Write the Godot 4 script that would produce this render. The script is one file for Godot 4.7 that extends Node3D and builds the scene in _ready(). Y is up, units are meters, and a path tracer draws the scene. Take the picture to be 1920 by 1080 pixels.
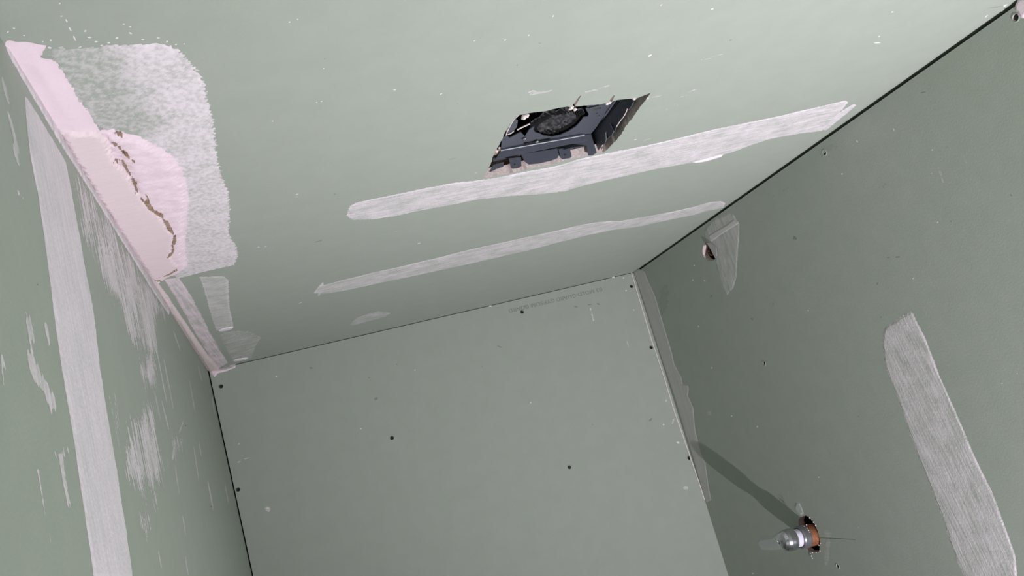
extends Node3D
# A drywalled shower alcove seen from below: green moisture-resistant board, joint compound, an exhaust fan in the ceiling and a capped pipe.

const CEIL := 2.44
const LEFT := -0.11251
const RIGHT := 0.91753
const BACK := -1.94914
const FRONT := 1.8
const BOARD := 0.0127
const PAPER := Color(0.356, 0.393, 0.342)      # linear base colours
const MUD := Color(0.78, 0.71, 0.755)
const PINK := Color(0.86, 0.71, 0.785)

var M := {}
var grain := noise(11, 1.0)
var broad := noise(12, 1.0)
var streak := noise(13, 1.0)

func _ready() -> void:
	var cam := Camera3D.new()
	cam.name = "camera"
	cam.position = Vector3(0, 2.10, 0)
	cam.rotation = Vector3(0.17905, -0.29862, -0.27808)
	cam.fov = 36.959
	cam.near = 0.02
	cam.far = 50.0
	add_child(cam)
	cam.current = true
	var env := Environment.new()
	env.background_mode = Environment.BG_COLOR
	env.background_color = Color(0.75, 0.85, 1.0)
	env.background_energy_multiplier = 0.3
	env.ambient_light_source = Environment.AMBIENT_SOURCE_DISABLED
	env.tonemap_mode = Environment.TONE_MAPPER_LINEAR
	env.tonemap_exposure = 1.0
	env.sdfgi_enabled = true
	env.ssao_enabled = true
	env.ssil_enabled = true
	var we := WorldEnvironment.new()
	we.name = "environment"
	we.environment = env
	add_child(we)
	# added soft fill light, set at a made-up window behind the camera
	var fill_light := AreaLight3D.new()
	fill_light.name = "added_fill_light"
	fill_light.area_size = Vector2(0.6, 1.0)
	fill_light.position = Vector3(0.40, 1.35, FRONT - 0.02)
	fill_light.light_color = Color(0.97, 0.98, 1.0)
	fill_light.light_energy = 0.3
	fill_light.area_range = 12.0
	fill_light.shadow_enabled = true
	add_child(fill_light)
	# the work lamp on the floor behind the camera
	var key := SpotLight3D.new()
	key.name = "work_lamp_light"
	key.light_color = Color(0.985, 0.968, 1.0)
	key.light_energy = 4.0
	key.light_size = 0.01
	key.spot_range = 12.0
	key.spot_attenuation = 2.0
	key.spot_angle = 70.0
	key.spot_angle_attenuation = 1.0
	key.shadow_enabled = true
	add_child(key)
	key.look_at_from_position(Vector3(0.566, 0.985, -0.010), Vector3(1.36, 2.6, -0.8))

	materials()
	setting()
	ceiling_compound()
	left_compound()
	right_compound()
	fan()
	pipes()
	lamp(key)

# ---------------------------------------------------------------- helpers

func noise(s: int, f: float) -> FastNoiseLite:
	var n := FastNoiseLite.new()
	n.seed = s
	n.frequency = f
	n.noise_type = FastNoiseLite.TYPE_SIMPLEX_SMOOTH
	n.fractal_octaves = 3
	return n

func lin(r: float, g: float, b: float) -> Color:
	return Color(r, g, b).linear_to_srgb()

func mat(c: Color, rough := 0.8, metal := 0.0) -> StandardMaterial3D:
	var m := StandardMaterial3D.new()
	m.albedo_color = c
	m.roughness = rough
	m.metallic = metal
	return m

func noise_tex(s: int, f: float, a: Color, b: Color, size := 512) -> NoiseTexture2D:
	var t := NoiseTexture2D.new()
	t.width = size
	t.height = size
	t.seamless = true
	t.noise = noise(s, f)
	var g := Gradient.new()
	g.set_color(0, a)
	g.set_color(1, b)
	t.color_ramp = g
	return t

func bump_tex(s: int, f: float, strength: float) -> NoiseTexture2D:
	var t := NoiseTexture2D.new()
	t.width = 512
	t.height = 512
	t.seamless = true
	t.as_normal_map = true
	t.bump_strength = strength
	t.noise = noise(s, f)
	return t

func tri(m: StandardMaterial3D, scale: float) -> void:
	m.uv1_triplanar = true
	m.uv1_world_triplanar = true
	m.uv1_scale = Vector3.ONE * scale

func materials() -> void:
	var p := mat(Color.WHITE, 0.62)
	p.albedo_texture = noise_tex(1, 0.012, lin(PAPER.r * 0.97, PAPER.g * 0.975, PAPER.b * 0.97), lin(PAPER.r * 1.03, PAPER.g * 1.025, PAPER.b * 1.03))
	p.normal_enabled = true
	p.normal_texture = bump_tex(2, 0.16, 3.0)
	p.normal_scale = 0.05
	p.metallic_specular = 0.35
	tri(p, 3.0)
	M.paper = p
	var mud := mat(Color.WHITE, 0.75)
	mud.vertex_color_use_as_albedo = true
	mud.normal_enabled = true
	mud.normal_texture = bump_tex(3, 0.10, 2.0)
	mud.normal_scale = 0.2
	mud.metallic_specular = 0.3
	tri(mud, 6.0)
	M.mud = mud
	var g := mat(Color.WHITE, 0.95)
	g.albedo_texture = noise_tex(4, 0.06, lin(0.50, 0.40, 0.38), lin(0.82, 0.72, 0.70))
	tri(g, 8.0)
	M.gypsum = g
	M.torn = mat(lin(0.74, 0.66, 0.63), 0.9)
	M.speck = mat(lin(0.78, 0.74, 0.75), 0.85)
	M.brown = mat(lin(0.24, 0.16, 0.115), 0.95)
	M.black = mat(lin(0.012, 0.012, 0.013), 0.6)
	M.ink = mat(lin(0.21, 0.265, 0.215), 0.7)
	var dark := mat(lin(0.085, 0.093, 0.115), 0.45, 0.0)
	M.dark = dark
	M.edge_highlight = mat(lin(0.34, 0.36, 0.40), 0.35, 0.0)  # lighter copy of the housing metal, for its painted edge highlight
	M.steel = mat(lin(0.62, 0.63, 0.66), 0.25, 1.0)
	M.chrome = mat(lin(0.62, 0.60, 0.65), 0.22, 1.0)
	M.ring = mat(lin(0.20, 0.20, 0.215), 0.35, 0.5)
	M.tape = mat(lin(0.74, 0.70, 0.82), 0.8)
	var c := mat(Color.WHITE, 0.5, 0.35)
	c.albedo_texture = noise_tex(5, 0.03, lin(0.17, 0.06, 0.03), lin(0.50, 0.22, 0.11))
	tri(c, 12.0)
	M.copper = c
	M.dust = mat(Color.WHITE, 1.0)
	M.dust.albedo_texture = noise_tex(6, 0.02, lin(0.004, 0.004, 0.005), lin(0.12, 0.12, 0.13))
	tri(M.dust, 10.0)
	var wood := mat(Color.WHITE, 0.85)
	wood.albedo_texture = noise_tex(7, 0.02, lin(0.52, 0.33, 0.25), lin(0.78, 0.58, 0.48))
	wood.uv1_triplanar = true
	wood.uv1_world_triplanar = true
	wood.uv1_scale = Vector3(3, 25, 25)
	M.wood = wood
	M.floor = mat(lin(0.60, 0.59, 0.57), 0.7)
	M.plain = mat(lin(0.55, 0.56, 0.53), 0.9)
	var glow := mat(Color.WHITE, 0.5)
	glow.emission_enabled = true
	glow.emission = Color(1.0, 0.97, 1.0)
	glow.emission_energy_multiplier = 2.0
	M.glow = glow
	var added_pane := mat(Color(0.9, 0.95, 1.0, 0.08), 0.05)
	added_pane.transparency = BaseMaterial3D.TRANSPARENCY_ALPHA
	M.added_pane = added_pane
	M.white = mat(lin(0.75, 0.75, 0.75), 0.5)

func thing(called: String, at: Vector3, label: String, category: String, group := "") -> Node3D:
	var o := Node3D.new()
	o.name = called
	add_child(o, true)
	o.position = at
	tag(o, label, category, group)
	return o

func tag(o: Node, label: String, category := "", group := "", kind := "") -> void:
	if label: o.set_meta("label", label)
	if category: o.set_meta("category", category)
	if group: o.set_meta("group", group)
	if kind: o.set_meta("kind", kind)

# a name that is taken gets the next three-digit number
func numbered(called: String, parent: Node) -> String:
	var n := called
	var k := 0
	while parent.has_node(n):
		k += 1
		n = "%s_%03d" % [called, k]
	return n

func put(called: String, mesh: Mesh, m: Material, parent: Node = null) -> MeshInstance3D:
	# meshes are in world coordinates; a part is shifted back by where its thing stands
	var o := MeshInstance3D.new()
	o.name = numbered(called, parent if parent else self)
	o.mesh = mesh
	o.material_override = m
	if parent == null:
		add_child(o, true)
	else:
		parent.add_child(o, true)
		o.position = -o.get_parent_node_3d().global_position
	return o

func box_mesh(lo: Vector3, hi: Vector3, bevel := 0.0) -> ArrayMesh:
	var st := SurfaceTool.new()
	st.begin(Mesh.PRIMITIVE_TRIANGLES)
	add_box(st, lo, hi)
	return st.commit()

func quad(st: SurfaceTool, a: Vector3, b: Vector3, c: Vector3, d: Vector3, out: Vector3) -> void:
	var n := (b - a).cross(c - a)
	if n.length_squared() < 1e-20:
		n = (c - a).cross(d - a)
	var flip := n.dot(out) > 0.0
	st.set_normal(out.normalized())
	for v in ([a, c, b, a, d, c] if flip else [a, b, c, a, c, d]):
		st.add_vertex(v)

func add_box(st: SurfaceTool, lo: Vector3, hi: Vector3) -> void:
	for k in 3:
		for s in 2:
			var out := Vector3.ZERO
			out[k] = 1.0 if s else -1.0
			var i := (k + 1) % 3
			var j := (k + 2) % 3
			var q := []
			for e in [[0, 0], [1, 0], [1, 1], [0, 1]]:
				var v := Vector3.ZERO
				v[k] = hi[k] if s else lo[k]
				v[i] = hi[i] if e[0] else lo[i]
				v[j] = hi[j] if e[1] else lo[j]
				q.append(v)
			quad(st, q[0], q[1], q[2], q[3], out)

# a plane's point: c ceiling (x, z), b back wall (x, y), l and r side walls (z, y); h stands off into the room
func at(pl: String, u: float, v: float, h := 0.0) -> Vector3:
	match pl:
		"c": return Vector3(u, CEIL - h, v)
		"b": return Vector3(u, v, BACK + h)
		"l": return Vector3(LEFT + h, v, u)
	return Vector3(RIGHT - h, v, u)

# a straight prism on a plane between the heights h0 and h1
func slab(pl: String, poly: PackedVector2Array, h0: float, h1: float, st: SurfaceTool = null) -> ArrayMesh:
	var own := st == null
	if own:
		st = SurfaceTool.new()
		st.begin(Mesh.PRIMITIVE_TRIANGLES)
	var n := (at(pl, 0, 0, 1) - at(pl, 0, 0, 0))
	var ix := Geometry2D.triangulate_polygon(poly)
	for k in range(0, ix.size(), 3):
		for top in 2:
			var h := h1 if top else h0
			var q := []
			for e in 3:
				q.append(at(pl, poly[ix[k + e]].x, poly[ix[k + e]].y, h))
			quad3(st, q[0], q[1], q[2], n * (1.0 if (top == 1) == (h1 > h0) else -1.0))
	var cw := Geometry2D.is_polygon_clockwise(poly)
	for k in poly.size():
		var a := poly[k]
		var b := poly[(k + 1) % poly.size()]
		var d := (b - a).orthogonal() * (-1.0 if cw else 1.0)
		var out := at(pl, d.x, d.y) - at(pl, 0, 0)
		var probe := (a + b) / 2.0 + d.normalized() * 0.00005
		if Geometry2D.is_point_in_polygon(probe, poly):
			out = -out
		quad(st, at(pl, a.x, a.y, h0), at(pl, b.x, b.y, h0), at(pl, b.x, b.y, h1), at(pl, a.x, a.y, h1), out)
	return st.commit() if own else null

func quad3(st: SurfaceTool, a: Vector3, b: Vector3, c: Vector3, out: Vector3) -> void:
	var flip := (b - a).cross(c - a).dot(out) > 0.0
	st.set_normal(out.normalized())
	for v in ([a, c, b] if flip else [a, b, c]):
		st.add_vertex(v)

# a plate of four or more corners given in space, with a thickness along n
func plate(corners: Array, n: Vector3, thick: float, st: SurfaceTool = null) -> ArrayMesh:
	var own := st == null
	if own:
		st = SurfaceTool.new()
		st.begin(Mesh.PRIMITIVE_TRIANGLES)
	n = n.normalized()
	var ex := (Vector3.UP if absf(n.y) < 0.8 else Vector3.RIGHT).cross(n).normalized()
	var ey := n.cross(ex)
	var p2 := PackedVector2Array()
	for c in corners:
		p2.append(Vector2(c.dot(ex), c.dot(ey)))
	var ix := Geometry2D.triangulate_polygon(p2)
	for k in range(0, ix.size(), 3):
		quad3(st, corners[ix[k]], corners[ix[k + 1]], corners[ix[k + 2]], -n)
		quad3(st, corners[ix[k]] + n * thick, corners[ix[k + 1]] + n * thick, corners[ix[k + 2]] + n * thick, n)
	var mid := Vector3.ZERO
	for c in corners:
		mid += c / corners.size()
	var cw := Geometry2D.is_polygon_clockwise(p2)
	for k in corners.size():
		var a: Vector3 = corners[k]
		var b: Vector3 = corners[(k + 1) % corners.size()]
		var out := (b - a).cross(n)
		var o2 := Vector2(out.dot(ex), out.dot(ey)).normalized() * 0.00005
		var m2 := (p2[k] + p2[(k + 1) % corners.size()]) / 2.0
		if Geometry2D.is_point_in_polygon(m2 + o2, p2):
			out = -out
		quad(st, a, b, b + n * thick, a + n * thick, out)
	return st.commit() if own else null

func tube(path: Array, r: float, sides := 8, st: SurfaceTool = null) -> ArrayMesh:
	var own := st == null
	if own:
		st = SurfaceTool.new()
		st.begin(Mesh.PRIMITIVE_TRIANGLES)
	var rings := []
	for k in path.size():
		var d: Vector3 = (path[mini(k + 1, path.size() - 1)] - path[maxi(k - 1, 0)]).normalized()
		var e := d.cross(Vector3.UP if absf(d.y) < 0.9 else Vector3.RIGHT).normalized()
		var f := d.cross(e)
		var ring := []
		for s in sides + 1:
			var t := TAU * s / sides
			ring.append([path[k] + (e * cos(t) + f * sin(t)) * r, e * cos(t) + f * sin(t)])
		rings.append(ring)
	for k in path.size() - 1:
		for s in sides:
			smooth_quad(st, rings[k][s], rings[k][s + 1], rings[k + 1][s + 1], rings[k + 1][s])
	for e in [0, path.size() - 1]:
		var out: Vector3 = (path[0] - path[1]) if e == 0 else (path[e] - path[e - 1])
		for s in sides:
			quad3(st, path[e], rings[e][s][0], rings[e][s + 1][0], out)
	return st.commit() if own else null

func smooth_quad(st: SurfaceTool, a: Array, b: Array, c: Array, d: Array) -> void:
	var out: Vector3 = a[1] + b[1] + c[1] + d[1]
	var g: Vector3 = (c[0] - a[0]).cross(d[0] - b[0])
	for v in ([a, c, b, a, d, c] if g.dot(out) > 0.0 else [a, b, c, a, c, d]):
		st.set_normal(v[1])
		st.add_vertex(v[0])

# a body of revolution: profile of (along, radius) from o along d
func lathe(o: Vector3, d: Vector3, prof: Array, sides := 40) -> ArrayMesh:
	var st := SurfaceTool.new()
	st.begin(Mesh.PRIMITIVE_TRIANGLES)
	d = d.normalized()
	var e := d.cross(Vector3.UP if absf(d.y) < 0.9 else Vector3.RIGHT).normalized()
	var f := d.cross(e)
	for k in prof.size() - 1:
		var p: Vector2 = prof[k]
		var q: Vector2 = prof[k + 1]
		var s2 := (q - p).normalized()
		for s in sides:
			var quad_ := []
			for c in [[p, s], [p, s + 1], [q, s + 1], [q, s]]:
				var t: float = TAU * c[1] / sides
				var r := e * cos(t) + f * sin(t)
				quad_.append([o + d * c[0].x + r * c[0].y, (r * s2.x - d * s2.y).normalized()])
			smooth_quad(st, quad_[0], quad_[1], quad_[2], quad_[3])
	return st.commit()

# an irregular broken lump
func lump(c: Vector3, size: Vector3, s: int, st: SurfaceTool) -> void:
	var rng := RandomNumberGenerator.new()
	rng.seed = s
	var rows := 5
	var cols := 8
	var grid := []
	for i in rows + 1:
		var row := []
		for j in cols:
			var th := PI * i / rows
			var ph := TAU * j / cols
			var k := rng.randf_range(0.65, 1.15) if i > 0 and i < rows else 1.0
			row.append(c + Vector3(sin(th) * cos(ph), cos(th), sin(th) * sin(ph)) * size * k)
		grid.append(row)
	for i in rows:
		for j in cols:
			var a: Vector3 = grid[i][j]
			var b: Vector3 = grid[i][(j + 1) % cols]
			var d: Vector3 = grid[i + 1][j]
			var e: Vector3 = grid[i + 1][(j + 1) % cols]
			var out := (a + b + d + e) / 4.0 - c
			if i > 0: quad3(st, a, b, e, out)
			if i < rows - 1: quad3(st, a, e, d, out)

func distance_in(poly: PackedVector2Array, p: Vector2) -> float:
	var d := 1e9
	var n := poly.size()
	for k in n:
		var q := Geometry2D.get_closest_point_to_segment(p, poly[k], poly[(k + 1) % n])
		d = minf(d, p.distance_squared_to(q))
	d = sqrt(d)
	return d if Geometry2D.is_point_in_polygon(p, poly) else -d

# A coat of joint compound on a plane: the region inside poly, its edge roughened by noise, thick o.th at most and feathered over o.edge.
# o.ang turns the trowel's direction; o.fs and o.ft are the streaks' frequencies along and across it; o.cover below 1 leaves bare board between the streaks;
# o.body says how opaque the coat is, o.mott how much that varies; o.feather lets the coverage fade towards the edge over that distance.
func coat(pl: String, polys: Array, o: Dictionary) -> ArrayMesh:
	var cell: float = o.get("cell", 0.002)
	var rag: float = o.get("rag", 0.002)
	var ragf: float = o.get("ragf", 120.0)
	var th: float = o.get("th", 0.0008)
	var edge: float = o.get("edge", 0.004)
	var ang: float = o.get("ang", 0.0)
	var fs: float = o.get("fs", 10.0)
	var ft: float = o.get("ft", 150.0)
	var cover: float = o.get("cover", 1.0)
	var body: float = o.get("body", 0.85)
	var mott: float = o.get("mott", 0.15)
	var feather: float = o.get("feather", 0.0)
	var relief: float = o.get("relief", 0.0)
	var lift: float = o.get("lift", 0.0)
	var fine: float = o.get("fine", 300.0)
	var rim: float = o.get("rim", 0.0)
	var thin: Array = o.get("thin", [])
	var col: Color = o.get("col", MUD)
	var under: Color = o.get("under", PAPER)
	var lo := Vector2(1e9, 1e9)
	var hi := -lo
	for poly in polys:
		for p in poly:
			lo = lo.min(p)
			hi = hi.max(p)
	var pad := rag * 2.0 + cell * 2.0
	lo -= Vector2(pad, pad)
	hi += Vector2(pad, pad)
	var nx := int(ceil((hi.x - lo.x) / cell))
	var ny := int(ceil((hi.y - lo.y) / cell))
	# distances on a coarser grid, then in between
	var K := 3
	var cx := nx / K + 2
	var cy := ny / K + 2
	var D := PackedFloat32Array()
	D.resize(cx * cy)
	for j in cy:
		for i in cx:
			var p := lo + Vector2(i, j) * cell * K
			var d := -1e9
			for poly in polys:
				d = maxf(d, distance_in(poly, p))
			D[j * cx + i] = d
	var W := nx + 1
	var F := PackedFloat32Array()
	F.resize(W * (ny + 1))
	var H := PackedFloat32Array()
	H.resize(W * (ny + 1))
	var C := PackedFloat32Array()
	C.resize(W * (ny + 1))
	var ca := cos(ang)
	var sa := sin(ang)
	for j in ny + 1:
		var fj := float(j) / K
		var j0 := int(fj)
		fj -= j0
		for i in W:
			var fi := float(i) / K
			var i0 := int(fi)
			fi -= i0
			var b := j0 * cx + i0
			var d := lerpf(lerpf(D[b], D[b + 1], fi), lerpf(D[b + cx], D[b + cx + 1], fi), fj)
			var k := j * W + i
			if d < -pad:
				F[k] = d
				continue
			var p := lo + Vector2(i, j) * cell
			var s := (p.x * ca + p.y * sa)
			var t := (p.y * ca - p.x * sa)
			var sn := streak.get_noise_2d(s * fs, t * ft)
			var gn := grain.get_noise_2d(p.x * fine, p.y * fine)
			var f := d + rag * (grain.get_noise_2d(p.x * ragf + 31.0, p.y * ragf) * 1.3 + sn * 0.7)
			if cover < 1.0:
				var bn := broad.get_noise_2d(p.x * 14.0, p.y * 14.0)
				var thr := 0.75 - 1.5 * cover - bn * 0.35
				if feather > 0.0:
					thr += 0.8 * (1.0 - clampf(d / feather, 0.0, 1.0))
				f = minf(f, (sn * 0.75 + gn * 0.35 - thr) * cell * 2.5)
			F[k] = f
			H[k] = th * smoothstep(0.0, edge, f) * (1.0 + relief * (sn + gn * 0.5)) + lift + 0.00015
			C[k] = clampf(body + mott * (sn * 1.2 + gn * 0.9 + broad.get_noise_2d(p.x * 25.0, p.y * 25.0) * 0.6) + rim * (1.0 - smoothstep(0.0, 0.004, f)), 0.0, 1.0)
			if thin:
				var away: float = p.distance_to(Geometry2D.get_closest_point_to_segment(p, thin[0], thin[1]))
				C[k] = clampf(C[k] - thin[3] * (1.0 - smoothstep(thin[2] * 0.4, thin[2], away)), 0.03, 1.0)
	var n0 := at(pl, 0, 0, 1) - at(pl, 0, 0, 0)
	var du := at(pl, 1, 0) - at(pl, 0, 0)
	var dv := at(pl, 0, 1) - at(pl, 0, 0)
	var swap := du.cross(dv).dot(n0) > 0.0
	var V := PackedVector3Array()
	var N := PackedVector3Array()
	var L := PackedColorArray()
	var I := PackedInt32Array()
	var corner := PackedInt32Array()
	corner.resize(W * (ny + 1))
	corner.fill(-1)
	var along := {}
	var q := PackedInt32Array()
	for j in ny:
		for i in nx:
			var k0 := j * W + i
			var ks := [k0, k0 + 1, k0 + W + 1, k0 + W]
			var inside := 0
			for k in ks:
				if F[k] > 0.0: inside += 1
			if inside == 0: continue
			q.clear()
			for e in 4:
				var ka: int = ks[e]
				var kb: int = ks[(e + 1) % 4]
				if F[ka] > 0.0:
					if corner[ka] < 0:
						corner[ka] = V.size()
						var x := ka % W
						var y := ka / W
						V.append(at(pl, lo.x + x * cell, lo.y + y * cell, H[ka]))
						var gx := 0.0
						var gy := 0.0
						if x > 0 and x < nx: gx = (maxf(H[ka + 1], 0.0) - maxf(H[ka - 1], 0.0)) / (2.0 * cell)
						if y > 0 and y < ny: gy = (maxf(H[ka + W], 0.0) - maxf(H[ka - W], 0.0)) / (2.0 * cell)
						N.append((n0 - du * gx - dv * gy).normalized())
						L.append(under.lerp(col, C[ka]))
					q.append(corner[ka])
				if (F[ka] > 0.0) != (F[kb] > 0.0):
					var key := mini(ka, kb) * 2 + (0 if absi(ka - kb) == 1 else 1)
					if not along.has(key):
						var t := F[ka] / (F[ka] - F[kb])
						along[key] = V.size()
						V.append(at(pl, lo.x + lerpf(ka % W, kb % W, t) * cell, lo.y + lerpf(ka / W, kb / W, t) * cell, lift * 0.3 + 0.0001))
						N.append(n0)
						L.append(under.lerp(col, C[ka] if F[ka] > 0.0 else C[kb]))
					q.append(along[key])
			for e in range(1, q.size() - 1):
				I.append(q[0])
				I.append(q[e + 1] if swap else q[e])
				I.append(q[e] if swap else q[e + 1])
	var arrays := []
	arrays.resize(Mesh.ARRAY_MAX)
	arrays[Mesh.ARRAY_VERTEX] = V
	arrays[Mesh.ARRAY_NORMAL] = N
	arrays[Mesh.ARRAY_COLOR] = L
	arrays[Mesh.ARRAY_INDEX] = I
	var m := ArrayMesh.new()
	m.add_surface_from_arrays(Mesh.PRIMITIVE_TRIANGLES, arrays)
	return m

func patch(called: String, pl: String, polys: Array, o: Dictionary, label: String, category := "joint compound", group := "") -> MeshInstance3D:
	var m := put(called, coat(pl, polys, o), M.mud)
	tag(m, label, category, group)
	return m

# short strokes: [u, v, half length, half width, angle] -> pointed ovals
func ovals(strokes: Array, bend := 0.0) -> Array:
	var out := []
	for s in strokes:
		var p := PackedVector2Array()
		var d := Vector2(cos(s[4]), sin(s[4]))
		var n := d.orthogonal()
		for k in 12:
			var t := TAU * k / 12.0
			p.append(Vector2(s[0], s[1]) + d * cos(t) * s[2] + n * (sin(t) * s[3] + bend * s[2] * (cos(t) * cos(t) - 0.5)))
		out.append(p)
	return out

# many small marks in one mesh: every mark a thin domed chip of its own outline
func marks(pl: String, strokes: Array, th: float, s: int, st: SurfaceTool) -> void:
	var rng := RandomNumberGenerator.new()
	rng.seed = s
	for k in strokes:
		var d := Vector2(cos(k[4]), sin(k[4]))
		var n := d.orthogonal()
		var rim := []
		for e in 9:
			var t := TAU * e / 9.0
			var r := rng.randf_range(0.45, 0.95)
			var p: Vector2 = Vector2(k[0], k[1]) + d * cos(t) * k[2] * r + n * sin(t) * k[3] * r
			rim.append(at(pl, p.x, p.y, 0.0001))
		var top := at(pl, k[0], k[1], th)
		var out := at(pl, 0, 0, 1) - at(pl, 0, 0, 0)
		for e in 9:
			quad3(st, top, rim[e], rim[(e + 1) % 9], out)

# a strip of uneven width along a path on a plane
func ribbon(path: PackedVector2Array, wide: float, s: int) -> PackedVector2Array:
	var rng := RandomNumberGenerator.new()
	rng.seed = s
	var a := PackedVector2Array()
	var b := PackedVector2Array()
	for k in path.size():
		var d := (path[mini(k + 1, path.size() - 1)] - path[maxi(k - 1, 0)]).normalized().orthogonal()
		var w := wide * rng.randf_range(0.35, 1.1) * (0.4 if k == 0 or k == path.size() - 1 else 1.0)
		a.append(path[k] + d * w)
		b.append(path[k] - d * w * rng.randf_range(0.5, 1.0))
	b.reverse()
	a.append_array(b)
	return a

func specks(called: String, parent: Node, pl: String, strokes: Array, m: Material, s: int, th := 0.0005) -> void:
	var st := SurfaceTool.new()
	st.begin(Mesh.PRIMITIVE_TRIANGLES)
	marks(pl, strokes, th, s, st)
	var o := put(called, st.commit(), m, parent)
	o.set_meta("kind", "stuff")

# ---------------------------------------------------------------- the room

func board(called: String, lo: Vector3, hi: Vector3) -> CSGBox3D:
	var b := CSGBox3D.new()
	b.name = called
	b.size = hi - lo
	b.position = (lo + hi) / 2.0
	b.material = M.paper
	add_child(b)
	b.set_meta("kind", "structure")
	return b

func cut(b: CSGBox3D, called: String, mesh: Mesh, m: Material) -> void:
	var c := CSGMesh3D.new()
	c.name = called
	c.mesh = mesh
	c.material = m
	c.operation = CSGShape3D.OPERATION_SUBTRACTION
	b.add_child(c, true)
	c.position = -b.position

func jag(poly: PackedVector2Array, step: float, amount: float, s: int) -> PackedVector2Array:
	var rng := RandomNumberGenerator.new()
	rng.seed = s
	var out := PackedVector2Array()
	for k in poly.size():
		var a := poly[k]
		var b := poly[(k + 1) % poly.size()]
		var n := maxi(1, int(a.distance_to(b) / step))
		for e in n:
			var p := a.lerp(b, float(e) / n)
			if e > 0: p += Vector2(rng.randf_range(-1, 1), rng.randf_range(-1, 1)) * amount
			out.append(p)
	return out

func disc(c: Vector2, r: float, n := 14) -> PackedVector2Array:
	var p := PackedVector2Array()
	for k in n:
		p.append(c + Vector2(cos(TAU * k / n), sin(TAU * k / n)) * r)
	return p

func screws(b: CSGBox3D, pl: String, at_: PackedVector2Array, r := 0.0043) -> void:
	# countersunk screws: a hole in the board, the black head at its bottom and the raised rim of torn paper
	for c in at_:
		cut(b, "screw_recess", slab(pl, disc(c, r), 0.004, -0.0085), M.gypsum)
		var o := put("screw", lathe(at(pl, c.x, c.y, -0.0024), at(pl, 0, 0, 1) - at(pl, 0, 0, 0), [Vector2(-0.004, 0.0), Vector2(-0.004, 0.0025), Vector2(0.0, r * 0.97), Vector2(0.0005, r * 0.9), Vector2(0.0004, 0.0015), Vector2(-0.0015, 0.0)], 14), M.black, b)
		put("rim", lathe(at(pl, c.x, c.y, 0.0), at(pl, 0, 0, 1) - at(pl, 0, 0, 0), [Vector2(0.0, r * 1.35), Vector2(0.0007, r * 1.12), Vector2(0.0006, r * 1.02), Vector2(-0.001, r * 0.99)], 14), M.paper, o).position = Vector3.ZERO

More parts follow.
